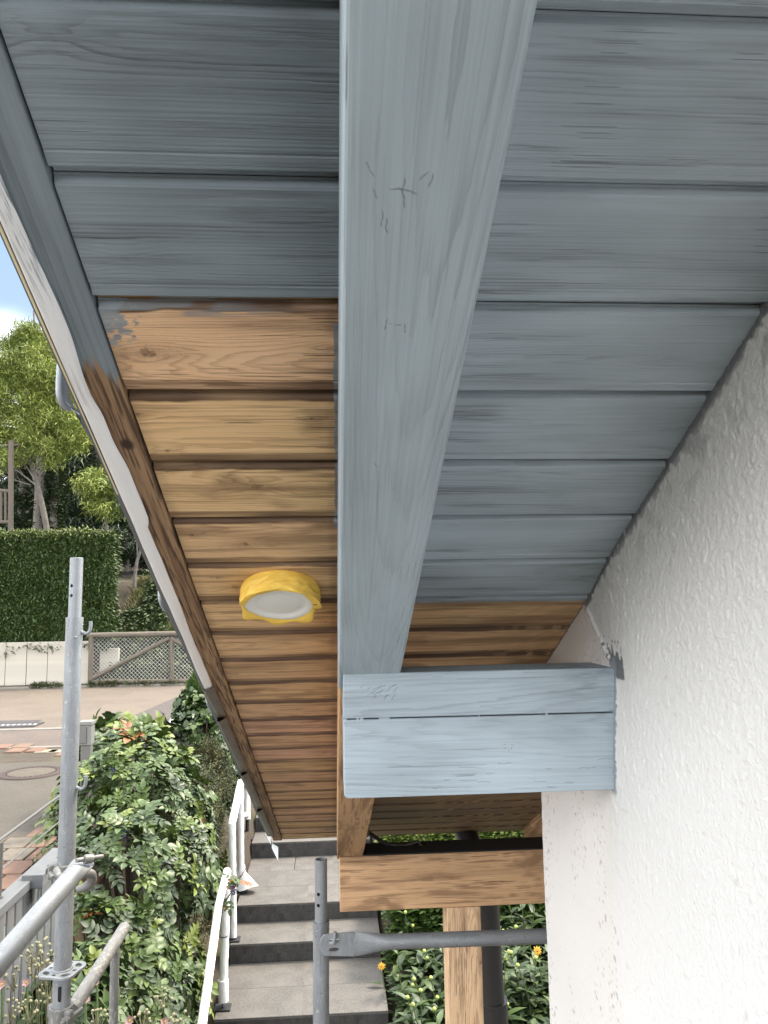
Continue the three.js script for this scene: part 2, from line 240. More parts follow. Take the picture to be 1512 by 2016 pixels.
const oldGalv = std({ ...makeTex(512, 512, (x, y) => { const n = fbm(x * 10, y * 10, 5), sp = ss(0.72, 0.8, vn(x * 26, y * 26)), m = 0.7 + 0.5 * n; const c = mix3([0.17 * m, 0.17 * m, 0.163 * m], [0.3, 0.28, 0.25], sp * 0.6); return [...c, n]; }, true), bumpScale: 0.0006, roughness: 0.6, metalness: 0.25 });
for (const k of ['map', 'bumpMap']) oldGalv[k].repeat.set(6.5, 3);
const holeDark = plain(0.006, 0.006, 0.006, 0.9);
const paper = std({ ...makeTex(256, 512, (x, y) => { const n = fbm(x * 5, y * 14, 4), w = Math.abs(fbm(x * 4 + 7, y * 8, 3) - 0.5); return [0.80, 0.795, 0.775, 0.4 + 0.5 * n + ss(0.05, 0, w) * 0.3].map((c, i) => i < 3 ? c * (0.96 + 0.06 * n) : c); }, true), bumpScale: 0.004, roughness: 0.75 });

// ------------------------------------------------------------------ the ground
const ST_L = -2.14;                                          // street level below the eye
const stepZ = [5.2, 5.61, 6.53, 7.47, 7.94, 9.34, 9.79, 10.3, 10.75], stepH = [-3.585, -3.42, -3.255, -3.09, -2.925, -2.76, -2.595, -2.43, -2.265];
const stairLevel = z => { let h = -3.75; for (let i = 0; i < stepZ.length; i++) if (z >= stepZ[i]) h = stepH[i]; return z > 11.2 ? ST_L : h; };
function groundH(X, z) {
  if (z > 21.45) { const b = z - 21.45; return ST_L + Math.min(2.9, b * 0.95) + Math.max(0, b - 3) * 0.10 + 0.15 * (fbm(X * 0.8, z * 0.8, 3) - 0.5) * Math.min(1, b); }
  if (z > 11.2) return ST_L;
  const low = z < 5 ? -3.75 : mix(-3.75, -2.3, ss(4.6, 11.2, z));
  if (X < -1.9) return z > 4 ? ST_L - 0.01 : mix(-3.3, ST_L, ss(-4, 3, z));
  const k = ss(-1.0, -1.85, X);
  const bank = mix(low - 0.12, Math.max(low, -2.62), k) + 0.05 * (fbm(X * 3, z * 3, 3) - 0.5);
  const r = X > 0.45 ? low + 0.04 + 0.10 * ss(0.45, 1.4, X) + 0.05 * (fbm(X * 4, z * 4, 3) - 0.5) : bank;
  return X > -1.0 && X < 0.45 ? Math.min(low - 0.25, stairLevel(z) - 0.4) : r;
}
{
  const xs = [], zs = []; for (let x = -60; x <= 45; x += (x > -4.6 && x < 4.4) ? 0.1 : (x > -14 && x < 10) ? 0.5 : 3) xs.push(Math.round(x * 100) / 100);
  for (let z = -40; z <= 140; z += (z > 2.9 && z < 12) ? 0.1 : (z > 17.9 && z < 30) ? 0.3 : 2) zs.push(Math.round(z * 100) / 100);
  const soil = std({ ...makeTex(1024, 1024, (x, y) => { const n = fbm(x * 22, y * 22, 5), g = ss(0.46, 0.62, fbm(x * 9 + 3, y * 9, 4)); let c = mix3([0.06, 0.043, 0.028], [0.03, 0.025, 0.018], n); c = mix3(c, mix3([0.05, 0.068, 0.02], [0.10, 0.09, 0.04], vn(x * 40, y * 40)), g * 0.3); return [...c, n]; }, true), bumpScale: 0.05, roughness: 0.95 });
  const rows = [], uv = []; for (const z of zs) { rows.push(xs.map(x => W(x, groundH(x, z), z))); uv.push(xs.map(x => [x / 5, z / 5])); }
  struct('ground', quads(rows, uv), soil);
}
function sheet(name, x0, x1, z0, z1, h, mat, scale = 1, nx = 1) { const rows = [], uv = []; for (const z of [z0, z1]) { const a = [], b = []; for (let i = 0; i <= nx; i++) { const x = mix(x0, x1, i / nx); a.push(W(x, h, z)); b.push([x * scale, z * scale]); } rows.push(a); uv.push(b); } const g = quads(rows, uv); return struct(name, g, mat); }
const asphalt = (r, g, b, seed) => std({ ...makeTex(640, 640, (x, y) => { const n = fbm(x * 140 + seed, y * 140, 3), c = fbm(x * 5 + seed, y * 5, 4), gr = ss(0.55, 0.8, vn(x * 300, y * 300)), m = 0.72 + 0.45 * n + 0.35 * (c - 0.5) + 0.25 * gr; return [r * m, g * m, b * m, n]; }, true), bumpScale: 0.004, roughness: 0.9 });
sheet('road', -60, 30, 14.25, 21.3, ST_L + 0.004, asphalt(0.112, 0.090, 0.070, 1), 0.4);
sheet('pavement', -60, 30, 12.5, 14.1, ST_L + 0.006, asphalt(0.088, 0.068, 0.058, 5), 0.4);
const kerbMat = asphalt(0.175, 0.163, 0.145, 9);
struct('kerb', rbox(90, 0.14, 0.15, W(-15, ST_L - 0.045, 14.175), 0.012), kerbMat);
struct('gutter_kerb', rbox(90, 0.12, 0.22, W(-15, ST_L - 0.01, 21.33), 0.02), asphalt(0.18, 0.165, 0.14, 12));
struct('edging', rbox(58.3, 0.1, 0.10, W(-31, ST_L - 0.042, 12.45), 0.01), kerbMat);
{ // the newer dark patch in the road, a slanting outline
  const s = new THREE.Shape([[-4.9, 14.3], [2, 14.3], [2, 20.6], [-3.9, 20.9], [-4.15, 19.4]].map(p => new THREE.Vector2(...p)));
  const a = atH(395, 1352, ST_L + 0.008), b = atH(255, 1412, ST_L + 0.008), sh = new THREE.Shape([[b.x, -b.z], [b.x - 0.5, 14.28], [4, 14.28], [4, 21.2], [a.x, -a.z]].map(p => new THREE.Vector2(...p)));
  const g = new THREE.ShapeGeometry(sh); g.rotateX(-Math.PI / 2); g.translate(0, EYE + ST_L + 0.008, 0); struct('road_patch', g, asphalt(0.068, 0.056, 0.052, 21));
  const c0 = atH(-20, 1428, ST_L + 0.008), sh2 = new THREE.Shape([[c0.x - 2.5, -c0.z - 0.75], [atH(40, 1437, ST_L).x, -c0.z - 0.7], [atH(78, 1420, ST_L).x, -c0.z + 0.55], [c0.x - 2.5, -c0.z + 0.6]].map(p => new THREE.Vector2(...p)));
  const g2 = new THREE.ShapeGeometry(sh2); g2.rotateX(-Math.PI / 2); g2.translate(0, EYE + ST_L + 0.009, 0); struct('road_patch', g2, asphalt(0.05, 0.045, 0.047, 23));
  const dg = thing('drain_grate', 'dark iron drain grate in the dark road patch at the left edge', 'drain', atH(28, 1428, ST_L + 0.01));
  const p = dg.position; part(dg, 'frame', rbox(0.9, 0.02, 0.5, p.clone().add(new THREE.Vector3(0, 0.004, 0)), 0.005), plain(0.05, 0.048, 0.05, 0.7, 0.3));
  for (let i = 0; i < 9; i++) part(dg, 'bar', rbox(0.05, 0.014, 0.09, p.clone().add(new THREE.Vector3(-0.38 + i * 0.095, 0.012, 0.03)), 0.004), plain(0.45, 0.43, 0.42, 0.7, 0.2));
}
// driveway: old concrete with brick-red pavers
sheet('driveway', -60, -1.86, 3.4, 12.4, ST_L - 0.002, asphalt(0.060, 0.052, 0.041, 31), 0.55);
{
  const drive = thing('paver_strip', 'red and grey concrete pavers along the driveway behind the railing', 'paving', W(-3, ST_L, 7));
  const tones = [[0.36, 0.20, 0.135], [0.33, 0.19, 0.13], [0.38, 0.25, 0.18], [0.33, 0.28, 0.22], [0.40, 0.235, 0.165]].map((c, i) => std({ ...makeTex(128, 128, (x, y) => { const n = fbm(x * 20 + i * 9, y * 20, 4), m = (0.75 + 0.5 * n) * 0.36; return [c[0] * m, c[1] * m, c[2] * m, n]; }, true), bumpScale: 0.003, roughness: 0.9 }));
  const r = rng(15), PW = 0.262, PD = 0.34, base = new RoundedBoxGeometry(PW - 0.02, 0.05, PD - 0.022, 1, 0.008); boxUV(base);
  const place = (x, z, t) => { const m = new THREE.Mesh(base, t); m.name = 'paver'; m.castShadow = m.receiveShadow = true; m.position.set(x + 3, -0.012 + r() * 0.006 + 0.004, -z + 7); m.rotation.set((r() - 0.5) * 0.012, (r() - 0.5) * 0.02, (r() - 0.5) * 0.012); drive.add(m); };
  for (let j = 0; j < 17; j++) { const z = 4.4 + j * PD, xr = -1.98 - (j % 2) * PW * 0.5; const n = j < 11 ? 7 - Math.max(0, Math.floor((j - 7) * 1.2)) : 0; for (let i = 0; i < Math.max(n, j < 13 ? 1 : 0); i++) place(xr - i * PW, z, tones[r() < 0.25 ? 3 : Math.floor(r() * 5)]); }
  for (let j = 0; j < 3; j++) for (let i = 0; i < 6; i++) if (r() > j * 0.25) { const a = atH(46, 1488, ST_L); place(a.x - 0.3 + 0.45 * j - i * 0.3 - (j % 2) * 0.1, -a.z + 0.75 - j * 0.36, tones[[0, 2, 4][Math.floor(r() * 3)]]); }
  const yel = std({ color: lin(0.19, 0.165, 0.12), roughness: 0.9 }); for (let i = 0; i < 2; i++) { const m = new THREE.Mesh(new THREE.BoxGeometry(0.30, 0.03, 0.24), yel); m.name = 'paver'; const a = atH(92 + i * 26, 1480, ST_L); m.position.set(a.x + 3, 0.0, a.z + 7 + 0.0); drive.add(m); }
}
{ // manhole
  const c = atH(62, 1522, ST_L); c.y = EYE + ST_L; const mh = thing('manhole_cover', 'round rust brown manhole cover with concrete filled centre in driveway', 'manhole', c);
  const iron = plain(0.05, 0.033, 0.029, 0.75, 0.2);
  const ring = new THREE.LatheGeometry([[0.29, 0.0], [0.29, 0.016], [0.335, 0.016], [0.338, 0.010], [0.345, 0.010], [0.348, 0.016], [0.395, 0.016], [0.40, 0]].map(p => new THREE.Vector2(...p)), 48).translate(c.x, c.y, c.z); part(mh, 'frame', ring, iron);
  part(mh, 'centre', new THREE.CylinderGeometry(0.289, 0.289, 0.02, 48).translate(c.x, c.y + 0.003, c.z), asphalt(0.078, 0.065, 0.049, 41));
  const holes = []; for (let i = 0; i < 30; i++) { const a = i / 30 * Math.PI * 2, g = new THREE.BoxGeometry(0.018, 0.003, 0.042); g.rotateY(-a); g.translate(c.x + Math.cos(a) * 0.300, c.y + 0.0165, c.z + Math.sin(a) * 0.300); holes.push(g); } part(mh, 'vent_slots', merge(holes), holeDark);
}
// ------------------------------------------------------------------ granite steps
{
  const gran = [0, 1, 2].map(i => std({ ...makeTex(512, 512, (x, y) => { const sp = vn(x * 210 + i * 50, y * 210), s2 = vn(x * 120 + i * 30, y * 120), c = fbm(x * 5 + i * 7, y * 5, 4), sc = ss(0.62, 0.7, fbm(x * 14 + i, y * 14, 4)); let m = 0.78 + 0.3 * (sp - 0.5) + 0.3 * (s2 - 0.5) + 0.5 * (c - 0.5); const k = [0.125, 0.115, 0.104].map(v => v * m); const q = mix3(k, [0.13, 0.12, 0.108], sc * 0.25); return [...q, sp]; }, true), bumpScale: 0.001, roughness: 0.72 }));
  const st = thing('stone_steps', 'grey granite steps climbing between the shrubs and the house', 'steps', W(-0.27, -3.5, 7.5));
  const x0 = -0.965, x1 = 0.422, r = rng(3);
  const dark = std({ ...makeTex(512, 128, (x, y) => { const sp = vn(x * 300, y * 75), c = fbm(x * 16, y * 4, 4), m = 0.7 + 0.5 * (sp - 0.5) + 0.6 * (c - 0.5); return [0.080 * m, 0.075 * m, 0.070 * m, sp]; }, true), bumpScale: 0.001, roughness: 0.8 });  // added front plates; step front shade put into the colour, beside lighter worn treads
  for (let i = 0; i < stepZ.length; i++) {
    part(st, 'shaded_riser', rbox(x1 - x0 - 0.006, 0.148, 0.02, W((x0 + x1) / 2, stepH[i] - 0.090, stepZ[i] + 0.006), 0.002), dark);
    const z0 = stepZ[i], z1 = i + 1 < stepZ.length ? stepZ[i + 1] : 11.25, n = Math.max(1, Math.round((z1 - z0) / 0.46));
    for (let q = 0; q < n; q++) {
      const za = z0 + (z1 - z0) * q / n + (q ? 0.004 : 0), zb = z0 + (z1 - z0) * (q + 1) / n + (q === n - 1 ? 0.06 : 0);
      const cuts = q === 1 && n > 2 ? [x0, -0.09, x1] : q === 2 ? [x0, -0.45, x1] : [x0, x1];
      for (let p = 0; p + 1 < cuts.length; p++) { const w = cuts[p + 1] - cuts[p] - 0.004; part(st, 'slab', rbox(w, 0.166, zb - za, W((cuts[p] + cuts[p + 1]) / 2, stepH[i] - 0.083 - r() * 0.002 * q, (za + zb) / 2), 0.006), gran[(i + q + p) % 3]); }
    }
  }
}
// ------------------------------------------------------------------ the house
const house = thing('house', 'white rendered house with timber roof overhang half painted blue grey', 'house', W(0.472, -3.6, 1.8));
const sub = (parent, name, label) => { const g = new THREE.Group(); g.name = name; parent.add(g); if (label) g.userData.label = label; return g; };
{ // rendered wall: gable side, rounded corner, entrance side
  const path = []; const put = (x, z, nx, nz) => path.push([x, z, nx, nz]);       // normal points out of the house
  for (const z of [-9, -6, -4, -3, -2, -1.5, -1, -0.6, -0.3, 0, 0.2, 0.4, 0.5, 0.58, 0.64]) put(0, z, -1, 0);
  for (let z = 0.68; z < 1.774; z += 0.0027) put(0, z, -1, 0);
  for (let i = 0; i <= 8; i++) { const a = i / 8 * Math.PI / 2; put(0.016 * (1 - Math.cos(a)), 1.775 + 0.016 * Math.sin(a), -Math.cos(a), Math.sin(a)); }
  for (let x = 0.02; x < 0.06; x += 0.004) put(x, 1.791, 0, 1);
  for (const x of [0.1, 0.2, 0.4, 0.8, 1.5, 3, 5, 8]) put(x, 1.791, 0, 1);
  const drops = []; for (let d = -0.03; d < 1.25; d += 0.0029) drops.push(d); for (const d of [1.3, 1.36, 1.45, 1.6, 1.9, 2.3, 2.8, 3.4, 4.2]) drops.push(d);
  const P = [], C = [], U = [], I = [], nR = drops.length;
  const rag = (a, b) => { const n = vn(a * 210, b * 230), m = vn(a * 115 + 4, b * 125), o = vn(a * 40 + 9, b * 40); return (n - 0.5) * 1.5 + (m - 0.5) * 1.0 + (o - 0.5) * 0.5 + ss(0.62, 0.92, vn(a * 150 + 31, b * 140)) * 1.3 - ss(0.70, 0.95, vn(a * 130 + 71, b * 150)) * 0.9; };
  let arc = 0, px = path[0][0], pz = path[0][1];
  for (const [dx, z, nx, nz] of path) {
    arc += Math.hypot(dx - px, z - pz); px = dx; pz = z;
    const zt = Math.min(z, 1.791), top = soffitH(Math.min(zt, 1.8));
    for (const d of drops) {
      const h = Math.max(top - d, -3.9), a = arc, rough = mix(1, 0.30, ss(0.12, 0.75, d));
      const zc = 1.335 + clamp((h + 0.10) * 1.2, -0.02, 0.16), above = ss(-0.33, -0.10, h);
      const far = nx < -0.9 ? ss(zc - 0.012, zc + 0.012, z) : 1, dip = nx < -0.5 ? ss(1.10, zc, z) * (1 - far) : 0;
      let off = -dip * dip * mix(0.0, 0.012, above) + (nx < -0.5 ? far * mix(0.0, -0.0115, above) : 0);
      const rg = d < 1.28 && z > 0.6 && dx < 0.07 ? rag(a, h + a * 0.25) * 0.00085 * rough * (far > 0.5 ? 0.75 : 1) : 0;
      off += rg + 0.003 * (vn(a * 6, h * 5) - 0.5);
      P.push(0.472 + dx + nx * off, EYE + h, -(z + nz * off));
      // base colour: white mineral paint; blue grey paint got on it along the soffit; flecks of old render on the far part
      let c = mix3([0.65, 0.64, 0.625], [0.64, 0.60, 0.565], ss(zc - 0.03, zc + 0.03, z) * mix(0.45, 0.8, above) * (nx < -0.9 ? 1 : 0.6));
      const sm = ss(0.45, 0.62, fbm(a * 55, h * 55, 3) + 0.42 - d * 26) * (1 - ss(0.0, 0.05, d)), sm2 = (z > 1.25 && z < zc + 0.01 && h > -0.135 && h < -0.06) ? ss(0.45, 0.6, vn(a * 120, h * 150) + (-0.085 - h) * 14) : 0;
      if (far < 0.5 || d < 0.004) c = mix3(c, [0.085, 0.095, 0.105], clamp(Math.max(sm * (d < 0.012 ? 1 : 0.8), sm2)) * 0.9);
      const greyBlot = ss(0.55, 0.75, fbm(a * 30 + 3, h * 40, 3)) * (1 - ss(0.01, 0.13, d)) * (z < 1.0 ? 1 : 0.5); c = mix3(c, [0.22, 0.23, 0.24], greyBlot * 0.5 * (far < 0.5 ? 1 : 0));  // grey blotches on the render, densest just below the soffit
      if (h > -0.335 && h < -0.10 && z > 1.25 && z < 1.34) { const e = 0.006 + 0.010 * vn(h * 90, 4) * vn(h * 260, 9); const pb = 1 - ss(e, e + 0.004, Math.abs(1.3055 - z)); c = mix3(c, [0.20, 0.235, 0.26], pb * ss(-0.335, -0.322, h) * 0.9); }
      const fl = far > 0.5 ? ss(0.80, 0.88, vn(a * 150, h * 170)) * ss(0.42, 0.62, vn(a * 18, h * 7)) : ss(0.90, 0.95, vn(a * 120, h * 130)) * 0.35; c = mix3(c, [0.36, 0.30, 0.25], fl * 0.75);
      if (rg < -0.0011) c = mix3(c, [0.50, 0.47, 0.43], 0.3);
      C.push(...c); U.push(a, h);
    }
  }
  for (let i = 0; i + 1 < path.length; i++) for (let j = 0; j + 1 < nR; j++) { const a = i * nR + j, b = a + nR; I.push(a, b, a + 1, b, b + 1, a + 1); }
  const g = new THREE.BufferGeometry(); g.setAttribute('position', new THREE.Float32BufferAttribute(P, 3)); g.setAttribute('color', new THREE.Float32BufferAttribute(C, 3)); g.setAttribute('uv', new THREE.Float32BufferAttribute(U, 2)); g.setIndex(I); g.computeVertexNormals();
  const fine = makeTex(512, 512, (x, y) => [1, 1, 1, 0.6 * fbm(x * 60, y * 60, 3) + 0.4 * ss(0.55, 0.9, vn(x * 110, y * 110))], true); fine.bumpMap.repeat.set(3.5, 3.5);
  part(house, 'wall', g, std({ vertexColors: true, bumpMap: fine.bumpMap, bumpScale: 0.0011, roughness: 0.93, side: THREE.DoubleSide }));
  // rest of the body of the house, out of sight
  const body = merge([new THREE.BoxGeometry(8, 5.4, 0.3).translate(4.6, EYE - 1.2, 9), new THREE.BoxGeometry(0.3, 5, 10.7).translate(8.6, EYE - 1.3, 3.6)]);
  part(house, 'back_wall', body, plain(0.72, 0.71, 0.69, 0.95));
}
{ // soffit: tongue and groove boards, each cut by the rafter that runs below them
  const sof = sub(house, 'soffit');
  const prof = [[0.0000, 0.0075], [0.0030, 0.0075], [0.0060, 0.0012], [0.0085, 0.0], [0.1165, 0.0], [0.1178, 0.0011], [0.1192, 0.0011], [0.1205, 0.0002], [0.1330, 0.0002], [0.1352, 0.0020], [0.1366, 0.0085], [0.1436, 0.0085]];
  const r = rng(77);
  for (let k = -2; k < 27; k++) {
    const A = atlasMats.find(a => k >= a.k0 && k < a.k0 + a.n), s0 = boardS(k), zc = 0.40 + k * PITCH * CT;
    if (k > 26) break;
    const far = s0 * CT + DS * ST > 1.95;
    for (const side of [0, 1]) {
      const xa = side ? 0.105 : -0.2405 + (r() - 0.5) * 0.0014, xb = side ? (far ? 0.886 : 0.50) : 0.02, P = [], U = [], I = [], Nn = [];
      const wob = (r() - 0.5) * 0.0012;
      const nx = side ? 2 : 12; // the sawn left end is a little ragged
      for (let e = 0; e < 2; e++) for (let q = 0; q < prof.length; q++) { const [t, u] = prof[q]; const x = e ? xb : xa + (side ? 0 : (r() - 0.5) * 0.0016); const p = RF(x, s0 + t, -u - wob - 0.0002 * k * 0); P.push(p.x, p.y, p.z); U.push((x - BX0) / BXW, (k - A.k0 + Math.min(t, PITCH - 0.0005) / PITCH) / A.n); }
      const n = prof.length; for (let q = 0; q + 1 < n; q++) I.push(q, q + 1, n + q, n + q, q + 1, n + q + 1);
      // back face, so that the board has its thickness
      const b0 = P.length / 3; for (const x of [xa, xb]) for (const t of [0, PITCH]) { const p = RF(x, s0 + t, -0.019); P.push(p.x, p.y, p.z); U.push((x - BX0) / BXW, (k - A.k0 + clamp(t / PITCH, 0.01, 0.99)) / A.n); }
      I.push(b0, b0 + 2, b0 + 1, b0 + 1, b0 + 2, b0 + 3, b0, b0 + 1, 0, b0 + 1, n - 1, 0);
      const g0 = new THREE.BufferGeometry(); g0.setAttribute('position', new THREE.Float32BufferAttribute(P, 3)); g0.setAttribute('uv', new THREE.Float32BufferAttribute(U, 2)); g0.setIndex(I);
      const g = g0.toNonIndexed(); g.computeVertexNormals();
      const bare = side ? s0 > 1.28 : s0 > 0.56;
      const m = part(sof, 'board', g, A.mat); m.material.side = THREE.DoubleSide;
      if (bare) m.userData.label = 'unpainted brown soffit board'; else m.userData.label = 'blue grey painted soffit board';
    }
  }
}
function roofBar(xa, xb, da, db, s0, s1, rad, uvf, bev = true) {   // a timber running down the slope
  const sh = new THREE.Shape(), w = xb - xa, h = db - da; const r = rad;
  sh.moveTo(r, 0); sh.lineTo(w - r, 0); sh.quadraticCurveTo(w, 0, w, r); sh.lineTo(w, h); sh.lineTo(0, h); sh.lineTo(0, r); sh.quadraticCurveTo(0, 0, r, 0);
  const g = new THREE.ExtrudeGeometry(sh, { depth: s1 - s0, bevelEnabled: false, curveSegments: 4, steps: 1 }), p = g.attributes.position, u = g.attributes.uv;
  for (let i = 0; i < p.count; i++) { const X = xa + p.getX(i), drop = db - p.getY(i), s = s0 + p.getZ(i), q = RF(X, s, drop); p.setXYZ(i, q.x, q.y, q.z); const [a, b] = uvf(X, s, drop); u.setXY(i, a, b); }
  const gg = g.index ? g.toNonIndexed() : g; gg.computeVertexNormals(); return gg;
}
{ // rafters
  const uvP = (X, s, d) => [(s - RS0) / RSL, (X + (0.161 - d) * 0.4 + 0.01) / 0.15], uvB = (X, s, d) => [s, X + d];
  part(house, 'rafter', roofBar(0.0085, 0.1145, 0.0, 0.161, -0.6, 1.305, 0.006, uvP), rafterPaint, 'blue grey painted rafter');
  part(house, 'rafter', roofBar(0.0095, 0.1135, 0.0, 0.1605, 1.306, 3.36, 0.004, uvB), brownBeam, 'unpainted brown rafter');
  part(house, 'rafter', roofBar(0.887, 0.99, 0.0, 0.161, 1.6, 3.80, 0.004, uvB), brownBeam, 'unpainted brown rafter over the porch');
  part(house, 'barge_board', roofBar(-0.286, -0.2432, -0.12, 0.0045, -0.8, 3.86, 0.003, (X, s) => [(s - BS0) / BSL, (X + 0.30) / 0.065]), bargeMat);
}
{ // purlin that carries the painted rafter: two timbers one over the other with an open joint
  const pu = sub(house, 'purlin', 'blue grey painted purlin end');
  const xa = 0.0165, xb = 0.62, z0 = 1.306, dz = 0.12;
  const uv = g => { const p = g.attributes.position, u = g.attributes.uv; for (let i = 0; i < p.count; i++) { const y = p.getY(i) - EYE, z = -p.getZ(i) - z0; u.setXY(i, p.getX(i) / 0.6, (y + 0.36 - z * 0.5) / 0.3); } return g; };
  const bar = (y0, y1, rb, slope) => { const sh = new THREE.Shape(), w = xb - xa, h = y1 - y0, r = 0.0025, R = rb; sh.moveTo(R, 0); sh.lineTo(w, 0); sh.lineTo(w, h); sh.lineTo(r, h); sh.quadraticCurveTo(0, h, 0, h - r); sh.lineTo(0, R); sh.quadraticCurveTo(0, 0, R, 0);
    const g = new THREE.ExtrudeGeometry(sh, { depth: dz - 0.004, bevelEnabled: true, bevelThickness: 0.002, bevelSize: 0.002, bevelOffset: -0.002, bevelSegments: 2, curveSegments: 5 }); g.translate(xa, EYE + y0, -z0 - dz + 0.002); return uv(g); };
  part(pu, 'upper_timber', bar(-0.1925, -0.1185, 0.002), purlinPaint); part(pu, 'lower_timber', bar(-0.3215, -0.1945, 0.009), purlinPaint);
  const fill = []; for (const [x, w] of [[0.040, 0.004], [0.047, 0.006], [0.085, 0.018], [0.246, 0.002], [0.362, 0.004], [0.019, 0.006]]) fill.push(new THREE.BoxGeometry(w, 0.003, 0.03).translate(x, EYE - 0.1935, -z0 - 0.0165));
  part(pu, 'joint_fill', uv(merge(fill)), purlinPaint);
  part(pu, 'joint', new THREE.BoxGeometry(xb - xa - 0.01, 0.004, 0.09).translate((xa + xb) / 2, EYE - 0.1935, -z0 - 0.07), darkGap);
  // wooden bead along the wall joint, painted over
  // purlin at the eave and the post under it
  const e = part(house, 'eave_purlin', boxUVx(rbox(1.75, 0.208, 0.14, W(0.019 + 0.875, -1.110, 3.25), 0.004)), brownBeam, 'unpainted brown eave purlin');
  part(house, 'purlin_top_strip', rbox(1.74, 0.006, 0.146, W(0.02 + 0.875, -1.0025, 3.252), 0.002), plain(0.018, 0.017, 0.017, 0.9));  // thin near-black strip laid along the top face of the eave purlin
  part(house, 'post', postUV(rbox(0.136, 2.6, 0.136, W(0.514, -2.516, 3.252), 0.004)), postWood, 'unpainted wooden porch post');
  const cable = taper([RF(0.116, 2.9, 0.05), RF(0.121, 3.0, 0.12), W(0.15, -0.955, 3.30), W(0.21, -0.992, 3.29), W(0.30, -1.0, 3.28), W(0.345, -0.985, 3.275), W(0.36, -1.003, 3.27)], 0.0075, 8); part(house, 'cable', cable, plain(0.03, 0.022, 0.018, 0.6));
}
function boxUVx(g) { return g; }
function postUV(g) { const p = g.attributes.position, u = g.attributes.uv; for (let i = 0; i < p.count; i++) { const a = u.getX(i), b = u.getY(i); u.setXY(i, p.getY(i), p.getX(i) + p.getZ(i) * 0.7); } return g; }
{ // roof covering above
  const slab = roofBar(-0.30, 8.9, -0.16, -0.03, -4.2, 3.87, 0.001, (X, s) => [X, s]); part(house, 'roof', slab, slate);
  const rg = RF(0, -4.2, -0.1), n2 = new THREE.BoxGeometry(9.2, 0.13, 7.5).rotateX(TH).translate(4.3, rg.y - 7.5 / 2 * ST, rg.z + 7.5 / 2 * CT); part(house, 'back_roof', n2, slate);
  // sheet metal verge trim in lengths, with the tile flanges that hang beside it
  const J = [0.168, 0.75, 1.318, 1.933, 2.508, 3.085, 3.70]; J.unshift(-0.42);
  for (let i = 0; i + 1 < J.length; i++) {
    const s1 = J[i + 1], s0 = s1 > 1.8 && J[i] < 1.7 ? 1.70 : J[i] + 0.004, rows = []; const lift = s => s1 < 1.8 ? -0.007 : 0.010 * (1 - (s - s0) / (s1 - s0));   // each length dips under the next
    for (const s of [s0, mix(s0, s1, 0.5), s1]) { const l = lift(s); const xi = s1 < 1.8 ? -0.2855 : -0.2725; rows.push([RF(xi, s, 0.0065 + l * 0.3), RF(xi - 0.001, s, 0.009 + l * 0.4), RF(-0.290, s, 0.012 + l), RF(-0.2945, s, 0.010 + l), RF(-0.2955, s, -0.03)]); }
    rows.push(rows[rows.length - 1].map(p => p.clone().addScaledVector(NR, 0.012)));
    const g = quads(rows); const m = part(house, 'verge_trim', g, trimMetal); trimMetal.side = THREE.DoubleSide;
  }
  tileMat.side = THREE.DoubleSide;
  for (const [fx, fy, ft, bx, by] of [[118, 790, 640, 174, 836], [316, 1192, 1120, 353, 1219], [408, 1392, 1340, 438, 1413], [461, 1496, 1470, 482, 1523], [494, 1573, 1550, 511, 1594], [519, 1625, 1600, 531, 1647], [531, 1655, 1630, 546, 1669]]) { // flange of each verge tile: a thin plate with a rolled front edge
    const X = -0.335, F = atX(fx, fy, X), Bk = atX(bx, by, X), T = atX(fx, ft, X), zf = -F.z, zb = -Bk.z, hf = F.y - EYE, hb = Bk.y - EYE, ht = Math.max(soffitH(zf) + 0.05, hf + 0.06), k = (zb - zf) * 0.22;
    const hk = mix(hf, hb, 0.25) - 0.002, col = (x, z, a, b) => [W(x, a, z), W(x, (a + b) / 2, z), W(x, b + 0.005, z), W(x + 0.001, b, z)], hkT = soffitH(zf + k) + 0.05;
    const rows = [col(X, zf, ht, hf + k * 0.35), col(X + 0.001, zf + k * 0.3, ht, hf + k * 0.08), col(X + 0.002, zf + k, hkT, hk), col(X + 0.005, zb, soffitH(zb) + 0.05, hb)];
    part(house, 'verge_tile', merge([quads(rows), taper([W(X - 0.001, ht, zf), W(X - 0.001, hf + k * 0.35, zf), W(X, hf + k * 0.05, zf + k * 0.3), W(X + 0.002, hk, zf + k)], 0.0042, 8)]), tileMat);
  }
  // dark metal edge behind the trim
  part(house, 'drip_edge', quads([[RF(-0.294, -0.6, 0.011), RF(-0.3025, -0.6, 0.009), RF(-0.304, -0.6, -0.03)], [RF(-0.294, 3.7, 0.011), RF(-0.3025, 3.7, 0.009), RF(-0.304, 3.7, -0.03)]]), std({ color: lin(0.075, 0.08, 0.085), roughness: 0.5, metalness: 0.3, side: THREE.DoubleSide }));
}
